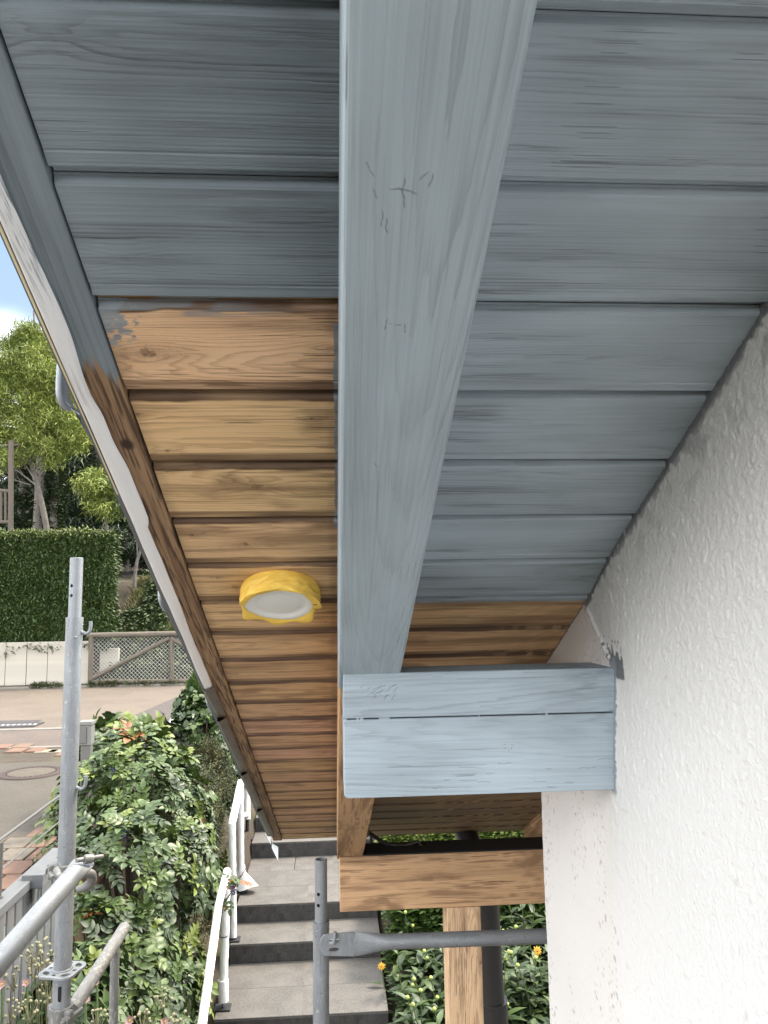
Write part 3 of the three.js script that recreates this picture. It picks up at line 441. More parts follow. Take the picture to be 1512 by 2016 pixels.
{ // the downpipe behind the post
  const dp = thing('downpipe', 'dark grey downpipe behind the wooden porch post', 'downpipe', W(0.68, -3.6, 3.55));
  const pipe = std({ color: lin(0.045, 0.047, 0.05), roughness: 0.42, metalness: 0.1 });
  part(dp, 'pipe', taper([W(0.665, -1.2, 3.52), W(0.685, -2.0, 3.52), W(0.69, -3.6, 3.52)], 0.056, 24), pipe);
  part(dp, 'upper_pipe', taper([W(0.62, -0.85, 3.86), W(0.625, -1.06, 3.84), W(0.64, -1.16, 3.64), W(0.667, -1.3, 3.52)], 0.053, 20), pipe);
  part(dp, 'socket', taper([atX(990, 1892, 0.686), atX(990, 2016, 0.69).setY(EYE - 3.6)].map((p, i) => W(0.687, i ? -3.6 : -1.735, 3.52)), 0.0615, 24), pipe);
  part(dp, 'seam', new THREE.TorusGeometry(0.0605, 0.003, 6, 28).rotateX(Math.PI / 2).translate(0.687, EYE - 1.735, -3.52), pipe);
}
{ // white masking paper folded over the verge trim
  const mp = thing('masking_paper', 'white masking paper folded along the roof verge trim above the trees', 'masking paper', RF(-0.29, 0.7, 0.01));
  const tex = makeTex(1024, 128, (x, y) => { const s = -0.3 + x * 2.1; const n = fbm(s * 9, y * 6, 4); let c = [0.90, 0.885, 0.88].map(v => v * (0.95 + 0.09 * n)); const st = ss(0.40, 0.70, fbm(s * 30 + y * 2, y * 16 - s * 20, 4)) * ss(0.40, 0.44, s) * (1 - ss(0.50, 0.585, s + 0.05 * (y - 0.5))) * (0.35 + 0.65 * ss(0.2, 0.85, y)); c = mix3(c, [0.16, 0.19, 0.22], st * 0.95); const l = Math.abs(s - 0.385 - 0.01 * Math.sin(y * 9)); c = mix3(c, [0.2, 0.21, 0.22], (1 - ss(0.001, 0.0025, l)) * ss(0.3, 0.5, y) * (1 - ss(0.7, 0.8, y)) * 0.7); return [...c, 0.4 + 0.4 * n]; });
  const rows = [], uvs = [], r = rng(8), N = 150;
  for (let i = 0; i <= N; i++) { const s = mix(-0.3, 1.755, i / N), w1 = vn(s * 7, 1.5) - 0.5, w2 = vn(s * 19, 8.5) - 0.5, w3 = vn(s * 3.1, 5.5) - 0.5;
    const fold = ss(0.60, 0.68, s) * (1 - ss(0.70, 0.74, s)), flap = ss(0.78, 0.86, s) * (1 - ss(0.98, 1.0, s));
    const xi = -0.2765 - 0.004 * (1 - ss(0.42, 0.6, s)) + 0.0035 * w1 + 0.002 * w2 + 0.006 * flap - 0.004 * fold, xo = -0.2935 + 0.002 * w3 + 0.001 * w2, d0 = 0.0075, d1 = 0.016 + 0.004 * w1;
    const cut = (t) => s + (i === N ? (t - 0.5) * 0.05 : 0), a = [], b = [];
    for (const [t, dd] of [[0, d0 + 0.0015 * w2], [0.12, d0 + 0.0045 + 0.002 * w1], [0.35, mix(d0, d1, 0.62) + 0.003 * w2 + 0.004 * fold], [0.65, mix(d0, d1, 0.95) + 0.0025 * w1 - 0.004 * fold], [0.93, d1 + 0.001], [1.0, d1 - 0.003], [1.02, d1 - 0.02]]) { a.push(RF(mix(xi, xo, t), cut(t), dd)); b.push([i / N * 0.9785, 1 - t * 0.95]); }
    rows.push(a); uvs.push(b); }
  part(mp, 'sheet', quads(rows, uvs), std({ ...tex, bumpScale: 0.003, roughness: 0.72, side: THREE.DoubleSide }));
  part(mp, 'tape', quads([0.2, 0.45, 0.6, 0.7, 0.76, 0.90].map(s => [RF(-0.2940, s, 0.0170), RF(-0.2968 - 0.0016 * vn(s * 22, 3), s, 0.0145), RF(-0.2975, s, 0.0)])), std({ color: lin(0.33, 0.27, 0.15), roughness: 0.7, side: THREE.DoubleSide }));
}
{ // ceiling lamp, masked with yellow tape
  const c = RF(-0.092, 1.226, 0), lamp = thing('ceiling_lamp', 'round soffit lamp wrapped in crumpled yellow masking tape', 'lamp', c);
  const up = NR, e1 = new THREE.Vector3(1, 0, 0), e2 = SL, r = rng(12);
  const P = (rad, a, d) => c.clone().addScaledVector(e1, Math.cos(a) * rad).addScaledVector(e2, Math.sin(a) * rad).addScaledVector(NR, -d);
  part(lamp, 'base', quads([0, 0.006, 0.012].map((d, i) => { const o = []; for (let k = 0; k <= 48; k++) o.push(P(i === 2 ? 0.0645 : 0.0655, k / 48 * Math.PI * 2, d)); return o; })), std({ color: lin(0.55, 0.55, 0.53), roughness: 0.5, side: THREE.DoubleSide }));
  const rows = [], N = 96, M = 14;
  for (let j = 0; j <= M; j++) { const o = [], t = j / M; for (let k = 0; k <= N; k++) { const a = k / N * Math.PI * 2, q = k % N; const cr = Math.abs(vn(q / 96 * 30 + t * 5, t * 4 + 2) - 0.5) + 0.6 * Math.abs(vn(q / 96 * 44 - t * 9, t * 6 + 8) - 0.5); const wr = (0.35 - cr) * 0.0105 * Math.sin(Math.PI * Math.min(1, t * 1.15)) + 0.003 * (vn(q / 96 * 40 + t * 3, 5) - 0.5) * t;
      const edge = ss(0.8, 1, t), poly = 0.0035 * (Math.cos(a * 7 + 0.6) + 0.6 * Math.cos(a * 4 + 2)) * edge; o.push(P(0.0685 + 0.0018 * t + wr + poly * 0.8 - (j === 0 ? 0.001 : 0), a, 0.0005 + 0.039 * t + poly * 0.8 + 0.0025 * (vn(q / 96 * 18, 9) - 0.5) * edge)); } rows.push(o); }
  { const o = [], o2 = []; for (let k = 0; k <= N; k++) { const a = k / N * Math.PI * 2, q = k % N, v = vn(q / 96 * 22, 13); o.push(P(0.0630, a, 0.0385 - 0.001 * v)); o2.push(P(0.0555 + 0.004 * v - 0.002 * Math.cos(a * 3), a, 0.0362)); } rows.push(o, o2); }
  part(lamp, 'masking_tape', quads(rows), std({ color: lin(0.86, 0.56, 0.10), roughness: 0.55, side: THREE.DoubleSide }));
  const dome = []; for (let j = 0; j <= 12; j++) { const o = [], rr = 0.0635 * j / 12, d = j < 8 ? 0.0315 + 0.0022 * Math.cos(j / 8 * Math.PI / 2) : j < 11 ? 0.0315 + 0.0020 * (j - 8) : 0.0355; for (let k = 0; k <= 48; k++) o.push(P(rr, k / 48 * Math.PI * 2, d)); dome.push(o); }
  part(lamp, 'diffuser', quads(dome), std({ color: lin(0.80, 0.79, 0.74), roughness: 0.32, side: THREE.DoubleSide }));
  const tears = []; for (const a of [0.12, -0.18]) tears.push(tube(P(0.066, a, 0.0400), P(0.059, a + 0.03, 0.0390), 0.0007, 5)); part(lamp, 'tear', merge(tears), plain(0.12, 0.06, 0.02));
}
// ------------------------------------------------------------------ scaffolding
const csg = new Evaluator(); csg.attributes = ['position', 'normal', 'uv'];
function hollowPipe(a, b, ro, ri, holes) {                  // open tube with drilled holes; holes: [distance from a, angle, radius]
  const L = a.distanceTo(b), mk = (g) => { const br = new Brush(g); br.updateMatrixWorld(); return br; };
  let body = csg.evaluate(mk(new THREE.CylinderGeometry(ro, ro, L, 40, 1)), mk(new THREE.CylinderGeometry(ri, ri, L + 0.02, 32, 1)), SUBTRACTION);
  for (const [d, ang, r] of holes) { const g = new THREE.CylinderGeometry(r, r, ro * 3, 16); g.rotateX(Math.PI / 2); g.translate(0, 0, ro * 1.5); g.rotateY(ang); g.translate(0, L / 2 - d, 0); body = csg.evaluate(body, mk(g), SUBTRACTION); }
  const g = body.geometry, q = new THREE.Quaternion().setFromUnitVectors(new THREE.Vector3(0, 1, 0), a.clone().sub(b).normalize()); g.applyQuaternion(q); g.translate((a.x + b.x) / 2, (a.y + b.y) / 2, (a.z + b.z) / 2); return g;
}
function collar(a, b, r, lip = 0.0016) { const d = b.clone().sub(a), pt = t => a.clone().addScaledVector(d, t); return taper([pt(0), pt(0.5), pt(1)], t => t < 0.07 || t > 0.93 ? r : r + lip, 28); }
function hookGeo(p, dirX, size = 1) { // a J shaped hook welded on the side of a tube
  const q = (x, y, z = 0) => p.clone().add(new THREE.Vector3(x * dirX * size, y * size, z)); return merge([taper([q(-0.004, -0.008), q(0.012, -0.014), q(0.021, -0.008), q(0.024, 0.004), q(0.024, 0.022)], 0.0052 * size, 10)]);
}
function standard(name, label, top, axisX, bodyTop, holes, hooks, rad = 0.02415) {
  const bottom = top.clone(); bottom.x = axisX; bottom.y = EYE - 3.7; const t = thing(name, label, 'scaffold pole', bottom.clone(), undefined), dir = bottom.clone().sub(top).normalize(), P = h => top.clone().addScaledVector(dir, (top.y - EYE - h) / -dir.y);
  part(t, 'spigot', hollowPipe(top, P(bodyTop - 0.05), 0.0187, 0.0155, holes), galv);
  part(t, 'spigot_rim', new THREE.TorusGeometry(0.0168, 0.0019, 8, 32).rotateX(Math.PI / 2).translate(top.x, top.y - 0.0005, top.z), galv);
  part(t, 'tube', taper([P(bodyTop), bottom], rad, 32), galv);
  part(t, 'collar', collar(P(bodyTop + 0.003), P(bodyTop - 0.012), rad, 0.001), galv);
  const dents = []; for (let i = 0; i < 6; i++) { const a = i / 6 * Math.PI * 2, d = P(bodyTop - 0.02 - (i % 2) * 0.035); dents.push(new THREE.SphereGeometry(0.005, 8, 6).scale(1, 0.8, 1).translate(d.x + Math.cos(a) * (rad - 0.0028), d.y, d.z + Math.sin(a) * (rad - 0.0028))); } part(t, 'crimp', merge(dents), galv);
  for (const h of hooks) { const c = P(h); part(t, 'hook', hookGeo(c.add(new THREE.Vector3(rad, 0, 0.004)), 1), galv); }
  t.userData.P = undefined; return { t, P };
}
const LT = at(151, 1099, 2.35), L = standard('scaffold_pole', 'tall galvanized scaffold pole standing at the left before the hedge', LT, at(122, 2016, 2.35).x - 0.01, at(150, 1217, 2.35).y - EYE, [[0.083, -0.35, 0.0048], [0.112, -0.35, 0.0048]], [at(165, 1238, 2.35).y - EYE, at(155, 1543, 2.35).y - EYE]);
const RT = at(632, 1692, 2.45), Rr = standard('scaffold_pole', 'shorter galvanized scaffold pole standing on the steps beside the brown eave purlin', RT, at(627, 2016, 2.45).x - 0.005, at(632, 1815, 2.45).y - EYE, [[0.096, -0.45, 0.0052], [0.128, -0.45, 0.0052]], []);
{ // rosette with four large and four small openings, and the slot below it
  const h = at(125, 1912, 2.35).y - EYE, c = L.P(h), sh = new THREE.Shape(); const N = 96;
  for (let i = 0; i <= N; i++) { const a = i / N * Math.PI * 2, r = 0.055 + 0.0065 * Math.cos(4 * a); const x = Math.cos(a) * r, y = Math.sin(a) * r; i ? sh.lineTo(x, y) : sh.moveTo(x, y); }
  const hole = (cx, cy, rx, ry, rot) => { const p = new THREE.Path(); p.absellipse(cx, cy, rx, ry, 0, Math.PI * 2, true, rot); sh.holes.push(p); };
  for (let i = 0; i < 4; i++) { const a = i * Math.PI / 2; hole(Math.cos(a) * 0.0425, Math.sin(a) * 0.0425, 0.0105, 0.0150, a); const b = a + Math.PI / 4; hole(Math.cos(b) * 0.0375, Math.sin(b) * 0.0375, 0.0075, 0.0075, 0); }
  const g = new THREE.ExtrudeGeometry(sh, { depth: 0.005, bevelEnabled: true, bevelSize: 0.002, bevelThickness: 0.002, bevelSegments: 2, curveSegments: 10 }); g.rotateX(-Math.PI / 2); g.rotateY(0.5); g.translate(c.x, c.y, c.z);
  part(L.t, 'rosette', g, galv);
  part(L.t, 'weld', new THREE.TorusGeometry(0.0245, 0.003, 8, 32).rotateX(Math.PI / 2).translate(c.x, c.y + 0.008, c.z), galv);
  const s = L.P(h - 0.05), sl = new THREE.Shape(); sl.absarc(0, 0.016, 0.0045, 0, Math.PI, false); sl.absarc(0, -0.016, 0.0045, Math.PI, Math.PI * 2, false); const sg = new THREE.ExtrudeGeometry(sl, { depth: 0.003, bevelEnabled: false }); sg.translate(s.x + 0.002, s.y, s.z + 0.0218); part(L.t, 'slot', sg, holeDark);
}
function coupler(name, label, c, along, sideDir, mat, mirror = 1) { // half coupler: hinged clamp band, flap bolt, nut
  const t = thing(name, label, 'coupler', c.clone()), X = sideDir.clone().normalize(), Y = along.clone().normalize(), Z = X.clone().cross(Y).normalize(), M = new THREE.Matrix4().makeBasis(X, Y, Z).setPosition(c), ap = g => g.applyMatrix4(M);
  const sh = new THREE.Shape(); sh.absarc(0, 0, 0.031, 0, Math.PI * 2, false); const ho = new THREE.Path(); ho.absarc(0, 0, 0.0252, 0, Math.PI * 2, true); sh.holes.push(ho);
  const band = new THREE.ExtrudeGeometry(sh, { depth: 0.042, bevelEnabled: true, bevelSize: 0.0015, bevelThickness: 0.0015, bevelSegments: 1, curveSegments: 20 }); band.translate(0, 0, -0.021); band.rotateX(Math.PI / 2); part(t, 'band', ap(band), mat);
  part(t, 'lug', ap(merge([new RoundedBoxGeometry(0.022, 0.040, 0.018, 2, 0.005).translate(0.036, 0, 0.012 * mirror), new RoundedBoxGeometry(0.020, 0.036, 0.016, 2, 0.005).translate(-0.037, 0, -0.004)])), mat);
  part(t, 'bolt', ap(new THREE.CylinderGeometry(0.006, 0.006, 0.085, 12).rotateX(Math.PI / 2).translate(0.040, 0, 0.005)), mat);
  part(t, 'nut', ap(new THREE.CylinderGeometry(0.0125, 0.0125, 0.013, 6).rotateX(Math.PI / 2).translate(0.040, 0, 0.028)), mat);
  return t;
}
{ // sloping tube clamped to the left pole
  const hb = at(128, 1710, 2.33).y - EYE, pc = L.P(hb), a = at(-60, 1962, 1.60), b = at(158, 1706, 2.21);
  const t = thing('scaffold_tube', 'sloping galvanized scaffold tube coming in from the left edge to the pole', 'scaffold tube', a.clone());
  part(t, 'tube', taper([a, a.clone().lerp(b, 0.92)], 0.02415, 32), galv);
  const u = b.clone().sub(a).normalize(), c0 = a.clone().lerp(b, 0.90), side = new THREE.Vector3(1, 0.1, 0.1).normalize(); // flattened, drilled end
  const rows = []; for (let i = 0; i <= 6; i++) { const f = i / 6, o = [], c = c0.clone().addScaledVector(u, 0.11 * f), w = mix(0.0245, 0.030, ss(0, 0.6, f)) * (i === 6 ? 0.55 : 1), hgt = mix(0.0245, 0.006, ss(0, 0.6, f)), up = new THREE.Vector3(-u.y, u.x, 0).normalize(), nn = u.clone().cross(up).normalize(); for (let k = 0; k <= 16; k++) { const q = k / 16 * Math.PI * 2; o.push(c.clone().addScaledVector(up, Math.cos(q) * w).addScaledVector(nn, Math.sin(q) * hgt)); } rows.push(o); }
  part(t, 'flattened_end', quads(rows), galv);
  const k = coupler('scaffold_coupler', 'weathered clamp with long bolt holding the sloping tube to the left pole', pc.clone().add(new THREE.Vector3(0, -0.012, 0)), new THREE.Vector3(0.1, 1, 0), new THREE.Vector3(-1, 0, 0.5), oldGalv);
  const bp = at(172, 1692, 2.22), be = at(202, 1686, 2.25); part(k, 'long_bolt', tube(at(150, 1694, 2.19), be, 0.0062, 12), oldGalv);
  part(k, 'wing_nut', tube(at(166, 1692, 2.205), at(182, 1690, 2.22), 0.0125, 6), oldGalv);
  part(k, 'half_ring', taper([at(160, 1702, 2.26), at(168, 1716, 2.26), at(180, 1722, 2.27), at(180, 1735, 2.28), at(168, 1746, 2.29), at(152, 1752, 2.29)], t => 0.010 + 0.003 * Math.sin(t * Math.PI), 10), oldGalv);
  part(k, 'claw', taper([at(110, 1712, 2.28), at(118, 1725, 2.26), at(136, 1724, 2.25), at(150, 1716, 2.24)], 0.009, 10), oldGalv);
}
{ // old handrail below with its own post
  const a = at(140, 1992, 2.42), b = at(244, 1828, 3.05);
  const t = thing('garden_handrail', 'weathered grey tube handrail with a post rising through the berry bush', 'handrail', a.clone());
  part(t, 'rail', taper([a, b], 0.0215, 24), oldGalv); part(t, 'end_cap', new THREE.SphereGeometry(0.0215, 20, 12).translate(b.x, b.y, b.z), oldGalv);
  const pt = a.clone().lerp(b, 0.80); part(t, 'post', taper([pt, pt.clone().add(new THREE.Vector3(0.0, -1.9, 0))], 0.0155, 16), oldGalv);
  const k = coupler('scaffold_coupler', 'weathered clamp at the foot of the left pole under the rosette disc', L.P(at(127, 1995, 2.35).y - EYE), new THREE.Vector3(0, 1, 0), new THREE.Vector3(1, 0, 0.4), oldGalv);
}
{ // guard tube hooked on the right pole, one end pressed flat with two slots
  const a = at(634, 1852, 2.42), b = at(1075, 1836, 2.42); b.z = a.z; const t = thing('scaffold_guard_tube', 'horizontal galvanized guard tube with flattened slotted end hooked on the short pole', 'scaffold tube', a.clone());
  const u = b.clone().sub(a); u.y *= 1; const Lg = u.length(); u.normalize(); const up = new THREE.Vector3(-u.y, u.x, 0), nz = new THREE.Vector3(0, 0, 1);
  const sh = new THREE.Shape(); sh.moveTo(0.008, -0.028); sh.quadraticCurveTo(-0.006, -0.018, -0.006, 0.0); sh.quadraticCurveTo(-0.006, 0.020, 0.008, 0.029); sh.lineTo(0.095, 0.033); sh.lineTo(0.095, -0.033); sh.closePath();
  for (const y of [0.012, -0.013]) { const p = new THREE.Path(); p.absellipse(0.036, y, 0.016, 0.0065, 0, Math.PI * 2, true); sh.holes.push(p); }
  const pl = new THREE.ExtrudeGeometry(sh, { depth: 0.004, bevelEnabled: true, bevelSize: 0.0012, bevelThickness: 0.0012, bevelSegments: 1 }); const M = new THREE.Matrix4().makeBasis(u, up, nz).setPosition(a.clone().addScaledVector(nz, 0.028)); pl.applyMatrix4(M); part(t, 'flattened_end', pl, galv);
  const rows = [], c0 = a.clone().addScaledVector(nz, 0.0295); for (let i = 0; i <= 14; i++) { const f = i / 14, x = 0.093 + 0.115 * f, o = [], e = ss(0, 1, f), c = c0.clone().addScaledVector(u, x).addScaledVector(nz, -0.006 * e), w = mix(0.0345, 0.0212, e), hh = mix(0.0042, 0.0212, e); for (let k = 0; k <= 24; k++) { const q = k / 24 * Math.PI * 2; o.push(c.clone().addScaledVector(up, Math.cos(q) * w).addScaledVector(nz, Math.sin(q) * hh)); } rows.push(o); }
  part(t, 'neck', quads(rows), galv);
  part(t, 'tube', taper([c0.clone().addScaledVector(u, 0.207).addScaledVector(nz, -0.006), c0.clone().addScaledVector(u, Lg + 1.2).addScaledVector(nz, -0.006)], 0.0212, 28), galv);
  const hk = a.clone().addScaledVector(u, 0.022).addScaledVector(nz, 0.034).addScaledVector(up, 0.010); part(Rr.t, 'hook', merge([taper([hk.clone().add(new THREE.Vector3(-0.012, -0.004, -0.03)), hk.clone().add(new THREE.Vector3(0.002, -0.003, -0.004)), hk.clone().add(new THREE.Vector3(0.012, 0.0, 0.006)), hk.clone().add(new THREE.Vector3(0.016, 0.012, 0.008)), hk.clone().add(new THREE.Vector3(0.017, 0.030, 0.007))], 0.0056, 12)]), galv);
}
// ------------------------------------------------------------------ handrail of the steps, wrapped in white paper
{
  const wrapped = (pts, r) => { const g = taper(pts, r, 14), p = g.attributes.position, n = g.attributes.normal; for (let i = 0; i < p.count; i++) { const d = 0.004 * (vn(p.getY(i) * 24 + p.getX(i) * 60, p.getZ(i) * 24) - 0.5); p.setXYZ(i, p.getX(i) + n.getX(i) * d, p.getY(i) + n.getY(i) * d, p.getZ(i) + n.getZ(i) * d); } g.computeVertexNormals(); return g; };
  const dense = (a, b, n = 8) => { const o = []; for (let i = 0; i <= n; i++) o.push(a.clone().lerp(b, i / n)); return o; };
  const iron = plain(0.03, 0.03, 0.032, 0.6, 0.3), bolt = plain(0.3, 0.3, 0.3, 0.4, 0.8);
  const mk = (label, foot) => thing('wrapped_handrail', label, 'handrail', foot);
  const plate = (t, p) => { part(t, 'base_plate', rbox(0.13, 0.012, 0.11, p.clone().add(new THREE.Vector3(0, 0.008, 0)), 0.003), iron); part(t, 'bolt', new THREE.CylinderGeometry(0.009, 0.009, 0.06, 8).translate(p.x, p.y + 0.04, p.z), bolt); };
  { const f = W(-0.915, -3.255, 6.69), t = mk('white paper wrapped handrail section nearest the house, running off the bottom edge', f), top = at(447, 1714, 6.72), k = atX(430, 1783, -0.905), e = atX(396, 2030, -0.86);
    part(t, 'post', wrapped(dense(f.clone().add(new THREE.Vector3(0, 0.07, 0)), top, 14), 0.034), paper); plate(t, f);
    part(t, 'rail', wrapped([...dense(e.clone().lerp(k, -0.9), k, 10), ...dense(k, top, 4).slice(1)], 0.031), paper);
    part(t, 'paper_skirt', wrapped([f.clone().add(new THREE.Vector3(0.004, 0.06, 0)), f.clone().add(new THREE.Vector3(0.002, 0.13, 0.004)), f.clone().add(new THREE.Vector3(0, 0.22, 0))], 0.043), paper);
    part(t, 'tie', new THREE.TorusGeometry(0.036, 0.004, 6, 20).rotateX(Math.PI / 2).translate(f.x + 0.002, f.y + 0.56, f.z), iron); }
  { const f = W(-0.944, -3.09, 7.56), t = mk('white paper wrapped middle handrail section with a flared paper foot', f), top = at(457, 1620, 7.58), f3 = W(-0.962, -2.925, 8.29), top3 = at(474, 1540, 8.29), lo3 = f3.clone().add(new THREE.Vector3(0, 0.1, 0));
    part(t, 'post', wrapped(dense(f.clone().add(new THREE.Vector3(0, 0.03, 0)), top, 14), 0.033), paper); plate(t, f); plate(t, f3);
    part(t, 'post', wrapped(dense(lo3, top3, 14), 0.032), paper);
    part(t, 'rail', wrapped(dense(top, top3, 10), 0.036), paper);
    const sk = f3.clone().add(new THREE.Vector3(0.03, 0.02, 0.02)); part(t, 'paper_foot', quads([[0.26, 0.035], [0.18, 0.045], [0.10, 0.075], [0.055, 0.10]].map(([y, r], j) => { const o = []; for (let i = 0; i <= 16; i++) { const a = i / 16 * Math.PI * 2, rr = r * (1 + (j > 1 ? 0.9 : 0.15) * Math.max(0, Math.cos(a - 0.35)) ** 2 + 0.1 * Math.sin(a * 5)); o.push(new THREE.Vector3(f3.x + Math.cos(a) * rr, f3.y + y + 0.02 * Math.sin(a * 3), f3.z + Math.sin(a) * rr * 0.7)); } return o; })), std({ ...paper, map: paper.map, color: lin(0.95, 0.95, 0.95), side: THREE.DoubleSide })); }
  { const f = W(-1.03, -2.76, 9.5), t = mk('white paper wrapped handrail section farthest away, beside the roof verge', f), top = at(486, 1530, 9.5), mid = at(487, 1612, 9.5);
    part(t, 'post', taper([f, mid], 0.022, 12), iron); part(t, 'wrapped_post', wrapped(dense(mid, top, 8), 0.036), paper); plate(t, f);
    part(t, 'rail', wrapped(dense(mid.clone().add(new THREE.Vector3(0, 0.05, 0)), at(470, 1606, 8.4), 6), 0.028), paper); part(t, 'rail', wrapped(dense(top, W(-1.08, -1.55, 10.6), 6), 0.034), paper); }
}
// ------------------------------------------------------------------ slatted railing and steel handrail along the driveway edge
{
  const X = -1.70, hc = -1.478, zN = 2.6, zF = 5.06, gm = std({ ...makeTex(256, 256, (x, y) => { const n = fbm(x * 8, y * 8, 4), m = 0.85 + 0.3 * n; return [0.125 * m, 0.13 * m, 0.135 * m, n]; }, true), bumpScale: 0.0008, roughness: 0.5, metalness: 0.15 });
  const t = thing('slatted_railing', 'grey metal railing with upright slats beside the paved driveway', 'railing', W(X, -2.55, (zN + zF) / 2));
  part(t, 'top_rail', rbox(0.085, 0.05, zF - zN, W(X, hc - 0.025, (zN + zF) / 2), 0.006), gm);
  part(t, 'bottom_rail', rbox(0.04, 0.04, zF - zN, W(X, -2.42, (zN + zF) / 2), 0.005), gm);
  for (let z = zN + 0.06; z < zF; z += 0.108) part(t, 'slat', rbox(0.012, 0.89, 0.074, W(X + 0.02, hc - 0.05 - 0.445, z), 0.003), gm);
  for (const z of [zN, zF]) part(t, 'post', rbox(0.06, 1.2, 0.06, W(X, hc - 0.052 - 0.6, z), 0.004), gm);
  const lb = (name, px, py, s, label) => { const c = atX(px, py, X + 0.05), b = thing(name, label, 'metal box', c); const w = 0.10 * s; part(b, 'cover', rbox(w, 0.065 * s, w * 1.15, c, 0.006), gm); part(b, 'bracket', merge([rbox(0.01, 0.10 * s, w, c.clone().add(new THREE.Vector3(-w * 0.42, -0.065 * s, 0)), 0.002), rbox(0.01, 0.10 * s, w, c.clone().add(new THREE.Vector3(w * 0.42, -0.06 * s, 0)), 0.002)]), gm); };
  lb('railing_bracket', 72, 1728, 1.15, 'grey metal bracket box on the slatted railing, left of the other'); lb('railing_bracket', 103, 1707, 1.0, 'grey metal bracket box on the slatted railing right beside the scaffold pole');
  const hr = thing('steel_handrail', 'thin stainless steel handrail above the grey slatted railing', 'handrail', W(X - 0.02, hc, 4.2)), stl = plain(0.15, 0.145, 0.135, 0.4, 0.6), hx = X - 0.02, h = -1.205;
  part(hr, 'rail', taper([W(hx, h, 2.4), W(hx, h + 0.03, 5.1)], 0.0085, 12), stl); part(hr, 'lower_rail', taper([W(hx, h - 0.15, 2.4), W(hx, h - 0.13, 5.1)], 0.0045, 8), stl);
  for (const z of [2.9, 4.24]) part(hr, 'post', taper([W(hx, hc, z), W(hx, h, z)], 0.0115, 14), stl); for (const z of [2.9, 4.24]) part(hr, 'foot', new THREE.CylinderGeometry(0.02, 0.02, 0.006, 16).translate(hx, EYE + hc + 0.004, -z), stl);
}
// ------------------------------------------------------------------ far side of the street
{
  const wallMat = std({ ...makeTex(1024, 256, (x, y) => { const n = fbm(x * 40, y * 8, 4), dr = ss(0.45, 0.8, fbm(x * 120, y * 2.2, 3)) * ss(0.15, 1, y) * 0.5, lo = (1 - ss(0.0, 0.2, y)) * 0.5 * vn(x * 30, 2), m = 0.88 + 0.2 * n; let c = [0.40 * m, 0.37 * m, 0.315 * m]; c = mix3(c, [0.2, 0.172, 0.135], clamp(dr + lo)); return [...c, n]; }), bumpScale: 0.006, roughness: 0.9 });
  const zf = 21.5, top = -0.93, gx = -6.45, wt = thing('concrete_wall', 'pale concrete retaining wall of upright panels below the clipped hedge', 'wall', W(-9.5, ST_L, zf));
  const PWD = 0.55; for (let i = 0; i < 22; i++) { const x = gx - 0.16 - PWD * (i + 0.5), g = rbox(PWD - 0.012, 1.30, 0.14, W(x, (top + ST_L) / 2 - 0.04, zf + 0.07 + ((i * 7) % 3) * 0.004), 0.01); const u = g.attributes.uv, p = g.attributes.position; for (let k = 0; k < p.count; k++) u.setXY(k, (p.getX(k) + 20) * 0.09, (p.getY(k) - EYE + 2.2) / 1.35); part(wt, 'panel', g, wallMat); }
  for (let i = 0; i < 1; i++) { const g = rbox(0.5, 0.95 - i * 0.1, 0.14, W(gx + 0.30 + i * 0.52, -1.62 - i * 0.05, zf + 0.32), 0.01); const u = g.attributes.uv, p = g.attributes.position; for (let k = 0; k < p.count; k++) u.setXY(k, (p.getX(k) + 20) * 0.09, (p.getY(k) - EYE + 2.2) / 1.35); part(wt, 'panel', g, wallMat); }
  const log = std({ ...makeTex(128, 256, (x, y) => { const n = fbm(x * 20, y * 4, 4), m = 0.6 + 0.7 * n; return [0.115 * m, 0.097 * m, 0.076 * m, n]; }, true), bumpScale: 0.004, roughness: 0.9 });
  const gt = thing('wooden_gate', 'weathered log gate with wire mesh and diagonal brace across the street', 'gate', W(-4.9, ST_L, 21.35)), G = (px, py) => { const p = at(px, py, 21.35); return p; };
  const bar = (name, a, b, r) => part(gt, name, taper([a, b], r, 10), log);
  bar('top_bar', G(172, 1251), G(420, 1246), 0.075); bar('bottom_bar', G(176, 1342), G(425, 1340), 0.06); bar('upright', G(180, 1250), G(178, 1342), 0.07); bar('upright', G(338, 1258), G(338, 1342), 0.055); bar('brace', G(181, 1336), G(334, 1256), 0.06); bar('brace', G(336, 1256), G(470, 1330), 0.06);
  const wires = [], A = G(184, 1255), B = G(420, 1338), w = B.x - A.x, hh = A.y - B.y, st = 0.105; for (let c = -hh; c < w; c += st) for (const sgn of [1, -1]) { const x0 = Math.max(0, c), x1 = Math.min(w, c + hh); if (x1 <= x0) continue; const y0 = x0 - c, y1 = x1 - c; const pa = new THREE.Vector3(A.x + x0, sgn > 0 ? A.y - y0 : B.y + y0, A.z), pb = new THREE.Vector3(A.x + x1, sgn > 0 ? A.y - y1 : B.y + y1, A.z); wires.push(taper([pa, pb], 0.0042, 4, false)); }
  const wm = part(gt, 'wire_mesh', merge(wires), plain(0.42, 0.43, 0.41, 0.5, 0.4)); wm.userData.kind = 'stuff';
}
